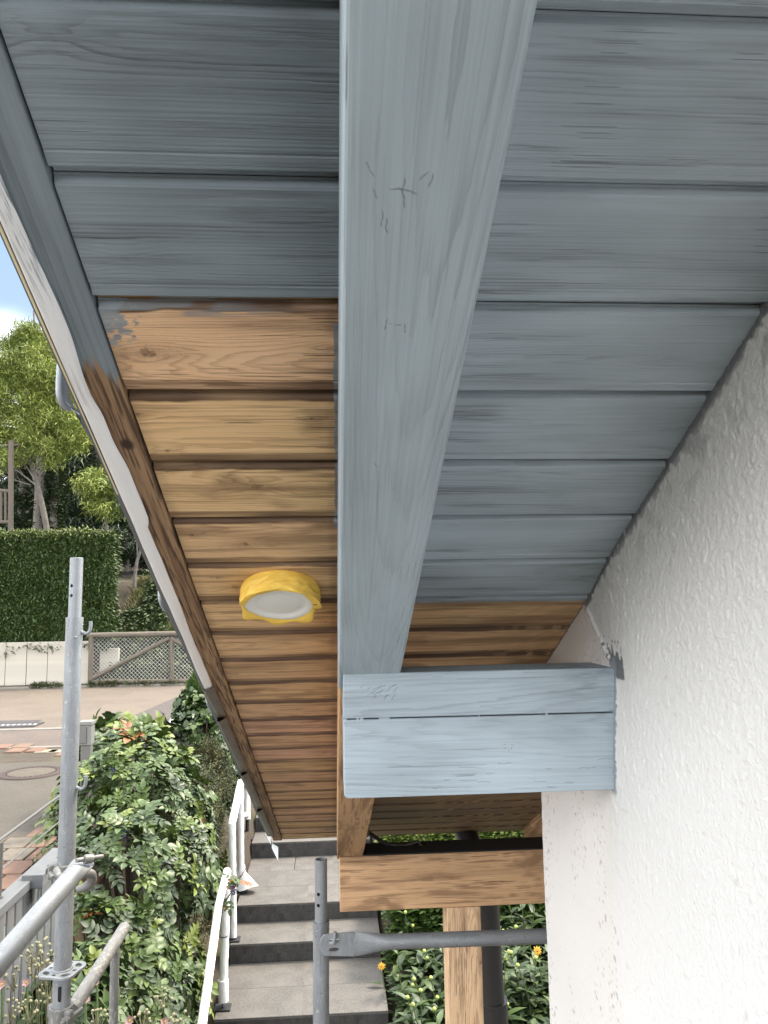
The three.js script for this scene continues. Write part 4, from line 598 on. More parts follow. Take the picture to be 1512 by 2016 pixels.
{ // grey letter box on a stand at the top of the garden, and the white rail of the upper steps
  const c = at(166, 1446, 7.7), t = thing('letter_box', 'light grey letter box on a stand behind the berry bush', 'letter box', c.clone().setY(EYE + ST_L)), gm = plain(0.17, 0.17, 0.16, 0.5), dk = plain(0.12, 0.115, 0.105, 0.6);
  part(t, 'cover', rbox(0.135, 0.035, 0.135, c.clone().add(new THREE.Vector3(0.022, 0.112, 0)), 0.006), gm); part(t, 'box', rbox(0.115, 0.19, 0.115, c.clone().add(new THREE.Vector3(0.022, 0.0, -0.006)), 0.006), gm); part(t, 'flap', rbox(0.075, 0.15, 0.012, c.clone().add(new THREE.Vector3(0.0, 0.0, 0.058)), 0.004), dk); part(t, 'stand', rbox(0.09, 0.62, 0.09, c.clone().add(new THREE.Vector3(0.026, -0.407, -0.008)), 0.006), dk);
  const wr = thing('stair_rail', 'pale metal stair rail at the street beside the lavender', 'handrail', at(345, 1480, 11)), m = plain(0.62, 0.61, 0.58, 0.45, 0.2); part(wr, 'rail', taper([at(300, 1492, 10.6), at(348, 1401, 11.3)], 0.032, 12), m); part(wr, 'post', taper([at(350, 1402, 11.3), at(350, 1475, 11.3)], 0.014, 10), plain(0.2, 0.19, 0.18, 0.5, 0.4));
}
// ------------------------------------------------------------------ plants
const V = (x, y, z) => new THREE.Vector3(x, y, z);
const LF = 0.40, leafMat = (r, g, b, rough = 0.55) => std({ color: lin(r * LF, g * LF, b * LF), roughness: rough, side: THREE.DoubleSide });
function leaflet(len, wid, fold = 0.25, droop = 0.18, tipPow = 0.8, seg = 4) {   // along +Z, upper side +Y
  const P = [], I = []; for (let i = 0; i <= seg; i++) { const t = i / seg, w = wid * Math.pow(Math.sin(Math.PI * Math.pow(t * 0.94 + 0.05, tipPow)), 0.8) * 0.5, y = -droop * len * t * t; P.push(-w, y + w * fold, t * len, 0, y, t * len, w, y + w * fold, t * len); }
  for (let i = 0; i < seg; i++) { const a = i * 3, b = a + 3; I.push(a, a + 1, b, b, a + 1, b + 1, a + 1, a + 2, b + 1, b + 1, a + 2, b + 2); }
  const g = new THREE.BufferGeometry(); g.setAttribute('position', new THREE.Float32BufferAttribute(P, 3)); g.setAttribute('uv', new THREE.Float32BufferAttribute(new Float32Array(P.length / 3 * 2), 2)); g.setIndex(I); g.computeVertexNormals(); return g;
}
function orient(dir, up) { const z = dir.clone().normalize(), x = up.clone().cross(z); if (x.lengthSq() < 1e-6) x.set(1, 0, 0); x.normalize(); return new THREE.Matrix4().makeBasis(x, z.clone().cross(x), z); }
function compound(n, ll, lw, r) { // pinnate leaf: n pairs and an end leaflet on a curved stalk
  const list = [], L = ll * (0.55 * n + 0.5), pos = t => new THREE.Vector3(0, -0.20 * L * t * t, L * t);
  for (let i = 0; i < n; i++) for (const s of [-1, 1]) { const t = (i + 0.9) / (n + 0.4), g = leaflet(ll * (0.85 + r() * 0.3), lw * (0.85 + r() * 0.3), 0.15 + r() * 0.35, 0.1 + r() * 0.25); g.applyMatrix4(orient(new THREE.Vector3(s * 0.85, -0.1 + r() * 0.3, 0.55), new THREE.Vector3(0, 1, 0.1))); const p = pos(t); g.translate(p.x, p.y, p.z); list.push(g); }
  const e = leaflet(ll * 1.1, lw * 1.1, 0.25, 0.2); const p = pos(1); e.applyMatrix4(orient(new THREE.Vector3(0, -0.35, 1), new THREE.Vector3(0, 1, 0))); e.translate(p.x, p.y, p.z); list.push(e);
  list.push(taper([pos(0), pos(1)], 0.0016, 3, false)); return merge(list);
}
function instanced(parent, name, geo, mat, mats, cols) { const m = new THREE.InstancedMesh(geo, mat, mats.length), p = worldPos(parent), t = new THREE.Matrix4().makeTranslation(-p.x, -p.y, -p.z), q = new THREE.Matrix4(); m.name = name; m.castShadow = m.receiveShadow = true; mats.forEach((a, i) => { m.setMatrixAt(i, q.multiplyMatrices(t, a)); if (cols) m.setColorAt(i, cols[i]); }); m.userData.kind = 'stuff'; parent.add(m); return m; }
const dirIn = r => { const a = r() * Math.PI * 2, y = 2 * r() - 1, s = Math.sqrt(1 - y * y); return new THREE.Vector3(Math.cos(a) * s, y, Math.sin(a) * s); };
const eyeP = new THREE.Vector3(0, EYE, 0);
function leafShrub(o) { // blobs: [centre, radii]; rosettes of compound leaves at shoot ends all over them
  const r = rng(o.seed), geos = o.geos, t = thing(o.name, o.label, o.category || 'shrub', o.base), tips = [];
  const inside = (p, skip, k) => o.blobs.some(([c, q], i) => i !== skip && ((p.x - c.x) / q.x) ** 2 + ((p.y - c.y) / q.y) ** 2 + ((p.z - c.z) / q.z) ** 2 < k);
  o.blobs.forEach(([c, q], bi) => { const area = q.x * q.y + q.y * q.z + q.x * q.z, n = Math.round(area * o.density); for (let i = 0; i < n; i++) { const d = dirIn(r); if (d.y < -0.45) continue; const bump = 0.80 + 0.32 * vn(d.x * 2.6 + bi * 9 + 40, d.y * 2.6 + d.z * 2.2 + 40) - (r() < 0.35 ? r() * 0.28 : 0), p = c.clone().add(new THREE.Vector3(d.x * q.x, d.y * q.y, d.z * q.z).multiplyScalar(bump)); if (inside(p, bi, 0.72)) continue; const nn = new THREE.Vector3(d.x / q.x, d.y / q.y, d.z / q.z).normalize(); tips.push([p, nn, bump]); } });
  const all = []; for (const [p, nn, bump] of tips) { const young = r(), n = 4 + Math.floor(r() * 4), a0 = r() * 6.28, e1 = new THREE.Vector3(1, 0, 0).cross(nn).normalize(), e2 = nn.clone().cross(e1);
    const axis = nn.clone().lerp(new THREE.Vector3(0, 1, 0), 0.45).normalize();
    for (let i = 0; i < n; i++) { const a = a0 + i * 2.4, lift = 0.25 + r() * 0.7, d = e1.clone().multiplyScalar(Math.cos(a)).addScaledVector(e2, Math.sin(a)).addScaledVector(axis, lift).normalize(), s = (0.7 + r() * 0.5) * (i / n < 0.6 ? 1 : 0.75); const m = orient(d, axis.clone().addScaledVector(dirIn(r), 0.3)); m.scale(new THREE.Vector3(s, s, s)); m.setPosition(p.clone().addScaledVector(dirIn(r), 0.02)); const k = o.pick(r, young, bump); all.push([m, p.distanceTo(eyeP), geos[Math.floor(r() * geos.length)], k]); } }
  const view = p => { const v = p.clone().project(camera); return Math.abs(v.x) < 1.02 && Math.abs(v.y) < 1.04; };
  all.sort((a, b) => a[1] - b[1]); let cnt = 0; const rest = new Map();
  for (const [m, d, g, k] of all) { const p = new THREE.Vector3().setFromMatrixPosition(m); if (cnt < (o.singles ?? 300) && view(p)) { cnt++; const q = new THREE.Mesh(g, o.mats[k]); q.name = 'leaf'; q.castShadow = q.receiveShadow = true; const l = m.clone(), w = worldPos(t); l.elements[12] -= w.x; l.elements[13] -= w.y; l.elements[14] -= w.z; l.decompose(q.position, q.quaternion, q.scale); t.add(q); } else { if (!rest.has(g)) rest.set(g, [[], []]); rest.get(g)[0].push(m); rest.get(g)[1].push(o.mats[k].color); } }
  const white = leafMat(1 / LF, 1 / LF, 1 / LF, o.rough ?? 0.45); for (const [g, [ms, cs]] of rest) instanced(t, 'foliage', g, white, ms, cs);
  const stems = []; for (let i = 0; i < tips.length; i += o.stemEvery || 5) { const [p] = tips[i], b = o.base.clone().add(new THREE.Vector3((p.x - o.base.x) * 0.45, 0, (p.z - o.base.z) * 0.55)); stems.push(taper([b, b.clone().lerp(p, 0.55).add(dirIn(r).multiplyScalar(0.06)), p], u => 0.011 * (1 - u * 0.75), 5, false)); } if (stems.length) part(t, 'stem', merge(stems), o.bark || plain(0.09, 0.062, 0.04, 0.9));
  return { t, tips };
}
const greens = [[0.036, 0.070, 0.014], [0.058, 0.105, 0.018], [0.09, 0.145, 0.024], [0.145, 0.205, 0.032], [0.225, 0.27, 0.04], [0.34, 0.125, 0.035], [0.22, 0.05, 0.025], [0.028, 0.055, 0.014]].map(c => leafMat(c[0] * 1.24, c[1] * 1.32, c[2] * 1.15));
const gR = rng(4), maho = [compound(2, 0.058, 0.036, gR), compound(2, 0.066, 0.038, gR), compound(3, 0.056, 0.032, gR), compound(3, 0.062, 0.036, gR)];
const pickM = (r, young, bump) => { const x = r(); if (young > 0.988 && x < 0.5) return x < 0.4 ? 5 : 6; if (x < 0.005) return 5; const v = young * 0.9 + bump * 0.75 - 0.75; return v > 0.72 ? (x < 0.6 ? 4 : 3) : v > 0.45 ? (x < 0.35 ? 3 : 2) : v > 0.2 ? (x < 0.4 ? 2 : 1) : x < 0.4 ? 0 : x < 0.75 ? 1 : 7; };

const berry = plain(0.055, 0.07, 0.15, 0.45);
function berries(t, p, r, n = 22) { const L = []; for (let i = 0; i < n; i++) { const a = r() * 6.28, h = r(), q = 0.012 + 0.032 * (1 - h); L.push(new THREE.IcosahedronGeometry(0.0062 + r() * 0.0022, 1).translate(p.x + Math.cos(a) * q, p.y - 0.09 * h, p.z + Math.sin(a) * q)); } for (let i = 0; i < 5; i++) L.push(taper([p.clone(), p.clone().add(V((r() - 0.5) * 0.06, -0.09, (r() - 0.5) * 0.06))], 0.0018, 3, false)); part(t, 'berry_cluster', merge(L), berry); }
{ // the berry bush left of the steps
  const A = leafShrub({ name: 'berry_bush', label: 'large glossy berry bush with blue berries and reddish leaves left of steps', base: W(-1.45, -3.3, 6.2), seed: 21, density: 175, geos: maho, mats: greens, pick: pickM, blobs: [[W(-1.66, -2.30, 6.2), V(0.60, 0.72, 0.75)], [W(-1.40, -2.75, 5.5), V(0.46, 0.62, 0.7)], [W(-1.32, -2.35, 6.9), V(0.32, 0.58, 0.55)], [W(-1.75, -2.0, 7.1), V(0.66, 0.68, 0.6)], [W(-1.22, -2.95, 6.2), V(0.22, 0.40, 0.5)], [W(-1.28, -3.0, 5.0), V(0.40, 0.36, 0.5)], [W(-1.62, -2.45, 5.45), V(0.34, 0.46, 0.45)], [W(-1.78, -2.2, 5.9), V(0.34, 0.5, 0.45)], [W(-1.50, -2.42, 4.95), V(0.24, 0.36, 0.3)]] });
  const r = rng(31); let n = 0; for (const [p, nn] of A.tips) { if (nn.z < 0.15 || r() > 0.17 || n > 75) continue; n++; berries(A.t, p.clone().addScaledVector(nn, 0.02).add(V(0, -0.02, 0)), r); }
  // a sprig that reaches over the wrapped rail
  const B = leafShrub({ name: 'berry_sprig', label: 'single shoot of the berry bush leaning over the white wrapped rail', category: 'branch', base: at(438, 1795, 6.55), seed: 5, density: 0, geos: maho, mats: greens, pick: pickM, blobs: [] });
  const st = [at(425, 1800, 6.6), at(450, 1765, 6.45), at(475, 1725, 6.4), at(490, 1698, 6.4)]; part(B.t, 'stem', taper(st, u => 0.008 * (1 - 0.6 * u), 6), plain(0.12, 0.06, 0.04));
  [[435, 1785], [446, 1768], [462, 1745], [470, 1734], [478, 1722], [474, 1728], [468, 1738], [455, 1758], [438, 1790]].forEach(([x, y], i) => { const m = orient(dirIn(r).add(V(0.2, 0.5, 0.4)), V(0, 1, 0.3)), q = new THREE.Mesh(maho[i % 4], greens[i > 5 ? 5 : i % 3]); q.name = 'leaf'; m.setPosition(at(x, y, 6.4).sub(worldPos(B.t))); m.decompose(q.position, q.quaternion, q.scale); q.scale.multiplyScalar(0.8); B.t.add(q); });
  berries(B.t, at(459, 1738, 6.4), r, 16); berries(B.t, at(432, 1782, 6.4), r, 14);
  // rose-like shrub in front of the street
  const rose = [compound(2, 0.075, 0.052, gR), compound(2, 0.085, 0.06, gR)];
  leafShrub({ name: 'rose_bush', label: 'tall bush with orange red shoots beside the letter box', base: W(-2.1, -2.7, 8.3), seed: 44, density: 130, geos: rose, mats: greens, pick: (r, y, b) => { const x = r(); if (y > 0.965) return 5; const v = y + b - 0.9; return v > 0.6 ? (x < 0.3 ? 4 : 3) : v > 0.25 ? 2 : x < 0.5 ? 1 : 0; }, singles: 120, blobs: [[W(-2.22, -1.75, 8.3), V(0.48, 0.52, 0.4)], [W(-1.92, -1.85, 8.2), V(0.46, 0.50, 0.4)], [W(-1.66, -2.0, 8.1), V(0.4, 0.5, 0.4)], [W(-2.45, -1.40, 8.6), V(0.16, 0.16, 0.16)], [W(-2.0, -1.38, 8.7), V(0.2, 0.14, 0.18)], [W(-2.25, -1.36, 8.6), V(0.2, 0.12, 0.18)]] });
  const ivyL = [leaflet(0.075, 0.07, 0.2, 0.2, 0.7), leaflet(0.06, 0.055, 0.3, 0.1, 0.7)].map(g => merge([g, g.clone().applyMatrix4(new THREE.Matrix4().makeRotationY(2.2)).translate(0.03, 0.01, 0.02), g.clone().applyMatrix4(new THREE.Matrix4().makeRotationY(-2.0)).translate(-0.03, -0.02, 0.03)]));
  leafShrub({ name: 'leafy_climber', label: 'dark leafy bush rising beside the lower end of the roof verge', base: W(-1.55, -2.5, 9.0), seed: 46, density: 520, geos: ivyL, mats: greens, pick: (r, y) => y > 0.8 ? 2 : r() < 0.5 ? 0 : 1, singles: 60, blobs: [[W(-1.55, -1.72, 9.2), V(0.36, 0.62, 0.38)], [W(-1.42, -2.05, 9.0), V(0.34, 0.6, 0.35)], [W(-1.68, -1.45, 9.5), V(0.22, 0.42, 0.25)]] });
  // fine grey green broom by the rail
  const wisp = []; { const q = rng(6); for (let i = 0; i < 14; i++) { const d = dirIn(q); d.y = Math.abs(d.y) + 0.3; d.normalize(); wisp.push(taper([V(0, 0, 0), d.clone().multiplyScalar(0.1), d.clone().multiplyScalar(0.19).add(V(0, -0.03, 0))], 0.0018, 3, false)); for (let k = 0; k < 7; k++) { const g = leaflet(0.024, 0.007, 0.2, 0.2, 0.9, 2); g.applyMatrix4(orient(dirIn(q), V(0, 1, 0))); const p = d.clone().multiplyScalar(0.04 + 0.15 * q()); g.translate(p.x, p.y, p.z); wisp.push(g); } } }
  const broom = merge(wisp), bm = [[0.11, 0.13, 0.04], [0.17, 0.18, 0.05], [0.07, 0.10, 0.03], [0.24, 0.22, 0.06]].map(c => leafMat(...c, 0.6));
  leafShrub({ name: 'broom_shrub', label: 'fine twiggy olive shrub beside the wrapped handrail', base: W(-1.2, -2.9, 7.6), seed: 48, density: 190, geos: [broom], mats: bm, pick: r => Math.floor(r() * 4), singles: 40, rough: 0.6, blobs: [[W(-1.40, -2.20, 7.9), V(0.22, 0.42, 0.36)], [W(-1.42, -1.86, 8.5), V(0.24, 0.36, 0.32)], [W(-1.26, -2.7, 7.2), V(0.13, 0.32, 0.3)]], stemEvery: 9 });
  leafShrub({ name: 'lavender', label: 'purple flowering lavender clump below the pale stair rail', category: 'flowers', base: at(335, 1490, 9.6), seed: 49, density: 500, geos: [broom], mats: [leafMat(0.20, 0.12, 0.26, 0.8), leafMat(0.13, 0.08, 0.18, 0.8), leafMat(0.12, 0.13, 0.09, 0.8)], pick: r => Math.floor(r() * 3), singles: 0, blobs: [[at(335, 1470, 9.6), V(0.18, 0.12, 0.15)]], stemEvery: 99 });
}
function needleTree(name, label, base, top, rad, seed, cols) {   // narrow conifer
  const r = rng(seed), t = thing(name, label, 'conifer', base), H = top.y - base.y; part(t, 'trunk', taper([base, top], u => 0.05 * (1 - u * 0.9), 8), plain(0.1, 0.07, 0.05, 0.9));
  const spray = []; for (let i = 0; i < 22; i++) { const g = leaflet(0.12, 0.016, 0.1, 0.15, 0.8, 2); const d = dirIn(r); d.y = Math.abs(d.y) * 0.8 + 0.5; g.applyMatrix4(orient(d, V(0, 0, 1))); g.translate((r() - 0.5) * 0.08, (r() - 0.5) * 0.1, (r() - 0.5) * 0.08); spray.push(g); } const g = merge(spray), ms = [], cs = [];
  for (let i = 0; i < 900; i++) { const y = r(), q = rad * Math.min(1, 0.25 + 1.6 * (1 - y)) * (y > 0.94 ? 0.5 : 1) * (0.72 + 0.3 * r()), a = r() * 6.28; const m = new THREE.Matrix4().makeRotationY(r() * 6.28); m.setPosition(base.x + Math.cos(a) * q, base.y + y * H, base.z + Math.sin(a) * q); ms.push(m); const c = cols[Math.floor(r() * cols.length)]; cs.push(lin(...c)); }
  instanced(t, 'crown', g, leafMat(1, 1, 1, 0.6), ms, cs);
}
needleTree('conifer', 'bright green narrow conifer behind the tip of the masking paper', at(398, 1475, 11.6), at(400, 1325, 11.6), 0.30, 71, [[0.14, 0.26, 0.04], [0.20, 0.34, 0.06], [0.10, 0.2, 0.03]]);
// ------------------------------------------------------------------ flower beds
function cluster(seed, n, len, wid, spread, flat = 0.6) { const r = rng(seed), L = []; for (let i = 0; i < n; i++) { const g = leaflet(len * (0.7 + r() * 0.6), wid * (0.7 + r() * 0.6), 0.2, 0.2, 0.75, 1 + (n < 20)); const d = dirIn(r); d.y *= flat; g.applyMatrix4(orient(d, V(0, 1, 0).addScaledVector(dirIn(r), 0.5))); g.translate((r() - 0.5) * spread, (r() - 0.5) * spread * 0.8, (r() - 0.5) * spread); L.push(g); } return merge(L); }
const lance = [leaflet(0.13, 0.052, 0.25, 0.25, 0.75), leaflet(0.16, 0.055, 0.2, 0.35, 0.75), leaflet(0.10, 0.045, 0.3, 0.15, 0.75)], bedMats = [[0.06, 0.12, 0.024], [0.085, 0.16, 0.034], [0.12, 0.2, 0.045], [0.045, 0.09, 0.022]].map(c => leafMat(...c, 0.5));
const stemGreen = plain(0.09, 0.14, 0.045, 0.7), petalY = std({ color: lin(0.50, 0.27, 0.01), roughness: 0.6, side: THREE.DoubleSide }), budM = plain(0.34, 0.40, 0.10, 0.7);
function flowerHead(t, p, nrm, rad, mat, core, n = 10, seed = 1, wd = 0.42) { const r = rng(seed), L = [], M = orient(nrm, V(0.1, 1, 0.2)); for (let i = 0; i < n; i++) { const g = leaflet(rad * (0.85 + r() * 0.3), rad * wd, 0.25, wd > 0.6 ? -0.1 - r() * 0.3 : 0.15 + r() * 0.3, 0.75, 3); g.applyMatrix4(orient(V(Math.cos(i / n * 6.283), Math.sin(i / n * 6.283), 0.18), V(0, 0, 1))); L.push(g); } const g = merge(L); g.applyMatrix4(M); g.translate(p.x, p.y, p.z); part(t, 'flower', g, mat); part(t, 'flower_centre', new THREE.SphereGeometry(rad * 0.26, 10, 8).scale(1, 0.8, 1).translate(p.x, p.y + rad * 0.05, p.z), core); }
const sunDir = V(0.1, 0.8, 0.5);
function leafyPlant(name, label, base, h, seed, flowers, group, lean = 0) {
  const r = rng(seed), t = thing(name, label, 'plant', base, undefined, group); if (group) t.userData.group = group;
  const n = 3 + Math.floor(r() * 3);
  for (let k = 0; k < n; k++) { const hh = h * (0.65 + r() * 0.45), tip = base.clone().add(V((r() - 0.5) * 0.34 + lean, hh, (r() - 0.5) * 0.3)), mid = base.clone().lerp(tip, 0.5).add(V((r() - 0.5) * 0.06, 0, 0)), b = base.clone().add(V((r() - 0.5) * 0.1, 0, (r() - 0.5) * 0.1)); const c = new THREE.CatmullRomCurve3([b, mid, tip]); part(t, 'stem', taper([b, mid, tip], u => 0.0065 * (1 - 0.5 * u), 5, false), stemGreen);
    const pairs = Math.round(hh / 0.085); for (let i = 1; i <= pairs; i++) { const u = i / (pairs + 0.3), p = c.getPoint(u), a = i * 1.57 + k; for (const s of [0, Math.PI]) { const d = V(Math.cos(a + s), 0.25 + 0.55 * u, Math.sin(a + s)), m = orient(d, V(0, 1, 0)), sc = (1.4 - 0.7 * u) * (0.8 + r() * 0.4), q = new THREE.Mesh(lance[Math.floor(r() * 3)], bedMats[Math.floor(r() * 4 * (0.7 + 0.3 * u))]); q.name = 'leaf'; q.castShadow = q.receiveShadow = true; m.setPosition(p.clone().sub(base)); m.decompose(q.position, q.quaternion, q.scale); q.scale.multiplyScalar(sc); t.add(q); } }
    if (k < flowers) flowerHead(t, tip, V((r() - 0.5) * 0.5, 0.75, 0.6), 0.042, petalY, plain(0.42, 0.16, 0.02, 0.8), 11, seed + k); else part(t, 'bud', new THREE.SphereGeometry(0.016, 8, 6).translate(tip.x, tip.y, tip.z), budM); }
  return t;
}
{
  const spots = [[0.62, 6.15, 0.55, 0], [0.85, 5.9, 0.6, 0], [0.60, 6.7, 0.5, 0], [0.95, 6.6, 0.62, 0], [1.2, 6.2, 0.6, 0], [0.72, 7.2, 0.55, 0], [1.1, 7.1, 0.6, 0], [1.38, 6.7, 0.62, 0], [1.55, 6.3, 0.60, 0], [1.75, 6.6, 0.66, 1], [1.65, 7.0, 0.66, 0], [0.78, 6.45, 0.45, 0], [1.05, 5.6, 0.5, 0], [1.45, 5.8, 0.55, 0], [1.8, 6.1, 0.55, 0], [1.3, 5.35, 0.45, 0], [0.7, 5.55, 0.42, 0], [1.6, 5.5, 0.5, 0], [0.62, 5.3, 0.4, 0], [2.0, 7.0, 0.6, 0]];
  const ORD = ['nearest', 'second nearest', 'third nearest', 'fourth nearest', 'fifth nearest', 'sixth nearest', 'seventh nearest', 'eighth nearest', 'ninth nearest'], zones = [[], [], []], pxOf = (x, z, h) => (W(x, groundH(x, z) + h * 0.6, z).project(camera).x + 1) * 756;
  spots.forEach((s, i) => { const p = pxOf(s[0], s[1], s[2]); zones[p < 885 ? 0 : p < 1018 ? 1 : 2].push([s[1], i]); });
  const names = []; zones.forEach((zn, k) => zn.sort((a, b) => a[0] - b[0]).forEach(([, i], n) => { names[i] = ORD[n] + ' of the pointed leaf plants ' + ['between the steps and the porch post', 'behind the porch post and the downpipe', 'between the downpipe and the white wall'][k]; }));
  spots.forEach(([x, z, h, f], i) => leafyPlant('flowering_plant', f ? 'leafy plant with orange yellow flower right beside the white wall' : names[i], W(x, groundH(x, z) - 0.02, z), h, 500 + i * 3, f, 'leafy plants in the bed right of the steps'));
  { const r = rng(77), g = cluster(14, 12, 0.13, 0.055, 0.22), ms = [], cs = []; for (let i = 0; i < 520; i++) { const x = mix(0.47, 2.4, r()), z = mix(4.6, 7.4, r()), m = new THREE.Matrix4().makeRotationY(r() * 6.28), s = 0.6 + r() * 0.5; if (x < 0.62 && r() < 0.6) continue; m.scale(V(s, s, s)); m.setPosition(W(x, groundH(x, z) + 0.05 + 0.22 * r() * ss(0.45, 0.9, x), z)); ms.push(m); cs.push(bedMats[Math.floor(r() * 4)].color); } const m = new THREE.InstancedMesh(g, leafMat(1 / LF, 1 / LF, 1 / LF, 0.55), ms.length); m.name = 'ground_cover'; ms.forEach((q, i) => { m.setMatrixAt(i, q); m.setColorAt(i, cs[i]); }); tag(m, 'low leafy ground cover filling the bed below the pointed leaf plants', 'ground cover'); m.userData.kind = 'stuff'; m.castShadow = m.receiveShadow = true; scene.add(m); }
  // flowers of its own at the stair edge and before the ledge
  const one = (name, label, px, py, z, seed, rad, mat, core, dx = 0.03) => { const p = at(px, py, z), gh = W(p.x, groundH(p.x, z) - 0.02, z); const t = thing(name, label, 'flower', gh.clone().setX(p.x + dx)); part(t, 'stem', taper([t.position.clone(), t.position.clone().lerp(p, 0.5).add(V(0.015, 0.02, 0)), p], 0.005, 5), stemGreen); const r = rng(seed); const n = 5; for (let i = 0; i < n; i++) { const q = new THREE.Mesh(lance[i % 3], bedMats[i % 4]); q.name = 'leaf'; const m = orient(V(Math.cos(i * 2.4), 0.4, Math.sin(i * 2.4)), V(0, 1, 0)); m.setPosition(p.clone().sub(t.position).multiplyScalar(0.15 + 0.15 * i)); m.decompose(q.position, q.quaternion, q.scale); q.scale.multiplyScalar(0.8); t.add(q); } flowerHead(t, p, V(-0.2, 0.6, 0.8), mat === petalY ? rad * 0.8 : rad * 0.72, mat, core, mat === petalY ? 10 : 6, seed, mat === petalY ? 0.42 : 0.95); return t; };
  const oc = plain(0.42, 0.16, 0.02, 0.8);
  one('yellow_flower', 'yellow flower at the right edge of the granite steps', 751, 1902, 6.9, 61, 0.042, petalY, oc); one('yellow_flower', 'yellow flower directly below the brown eave purlin near its left end', 812, 1813, 7.9, 62, 0.040, petalY, oc); one('yellow_flower', 'yellow orange flower against the edge of the white wall', 1058, 1872, 6.4, 63, 0.050, petalY, oc);
  // low hedging behind: rounded leaves, sunlight put into the colour of the far two
  const rl = []; { const r = rng(9); for (let i = 0; i < 16; i++) { const g = leaflet(0.045, 0.036, 0.2, 0.15, 0.75, 3); const d = dirIn(r); d.y = Math.abs(d.y) * 0.5; g.applyMatrix4(orient(d, V(0, 1, 0))); g.translate((r() - 0.5) * 0.14, (r() - 0.5) * 0.1, (r() - 0.5) * 0.14); rl.push(g); } } const roundL = merge(rl);
  const low = (label, x0, x1, z0, z1, hTop, seed, cols, dens) => { const r = rng(seed), c = W((x0 + x1) / 2, hTop - 0.5, (z0 + z1) / 2), t = thing('low_hedge', label, 'hedge', c), ms = [], cs = []; const n = Math.round((x1 - x0) * (z1 - z0 + 0.7) * dens); for (let i = 0; i < n; i++) { const x = mix(x0, x1, r()), fr = r() < 0.45, z = fr ? z0 + 0.06 * r() : mix(z0, z1, r()), y = fr ? hTop - 0.72 * r() : hTop - 0.05 * r() + 0.07 * (vn(x * 4, z * 4) - 0.5); const m = new THREE.Matrix4().makeRotationY(r() * 6.28); const s = 0.8 + r() * 0.5; m.scale(V(s, s, s)); m.setPosition(W(x, y, z)); ms.push(m); cs.push(lin(...cols[Math.floor(r() * cols.length)])); } instanced(t, 'foliage', roundL, leafMat(1, 1, 1, 0.5), ms, cs); part(t, 'stem', merge([0, 1, 2, 3].map(i => taper([W(mix(x0, x1, (i + 0.5) / 4), hTop - 0.9, (z0 + z1) / 2), W(mix(x0, x1, (i + 0.5) / 4), hTop - 0.1, (z0 + z1) / 2)], 0.02, 6))), plain(0.06, 0.045, 0.03, 0.9)); const core = rbox(x1 - x0 - 0.1, 0.5, z1 - z0 - 0.1, W((x0 + x1) / 2, hTop - 0.36, (z0 + z1) / 2), 0.05); part(t, 'dark_core', core, plain(0.02, 0.03, 0.012, 0.95)); };  // each low hedge holds a solid near-black box inside its leaves
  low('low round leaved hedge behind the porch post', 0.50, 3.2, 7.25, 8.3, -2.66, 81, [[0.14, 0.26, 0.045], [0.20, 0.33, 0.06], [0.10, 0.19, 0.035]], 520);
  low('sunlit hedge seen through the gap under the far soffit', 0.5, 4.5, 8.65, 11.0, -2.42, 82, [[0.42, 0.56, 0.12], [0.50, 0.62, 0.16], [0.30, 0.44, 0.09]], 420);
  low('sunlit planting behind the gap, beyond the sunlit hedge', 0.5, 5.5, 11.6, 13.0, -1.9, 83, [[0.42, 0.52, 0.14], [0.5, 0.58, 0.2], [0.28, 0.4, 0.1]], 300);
  // pink anemones and white buds at the lower left
  const pink = std({ color: lin(0.36, 0.20, 0.19), roughness: 0.6, side: THREE.DoubleSide }), cream = plain(0.21, 0.20, 0.12, 0.8), pc = plain(0.55, 0.42, 0.05, 0.8);
  one('anemone', 'open pink anemone flower between the pole and the weathered handrail', 168, 1966, 3.6, 64, 0.040, pink, pc); one('anemone', 'small pink anemone above the larger pink flower by the handrail', 191, 1934, 4.0, 65, 0.026, pink, pc); one('anemone', 'pink anemone at the bottom edge below the berry bush', 256, 2010, 4.4, 66, 0.038, pink, pc); one('anemone', 'pink anemone at the bottom edge toward the wrapped rail', 325, 2012, 4.4, 67, 0.036, pink, pc); one('anemone', 'dusty pink anemone in front of the slatted railing', 53, 1934, 3.9, 68, 0.028, pink, pc); one('anemone', 'dusty pink anemone at the left edge before the railing slats', 4, 1938, 3.7, 69, 0.03, pink, pc);
  const r = rng(70); const clusters = [[80, 1880], [62, 1875], [92, 1895], [70, 1905], [28, 1925], [45, 1960], [97, 1945], [100, 1955], [190, 2008], [281, 2008], [322, 1962], [88, 1915], [20, 1990], [60, 1985], [75, 1862], [352, 2008]];
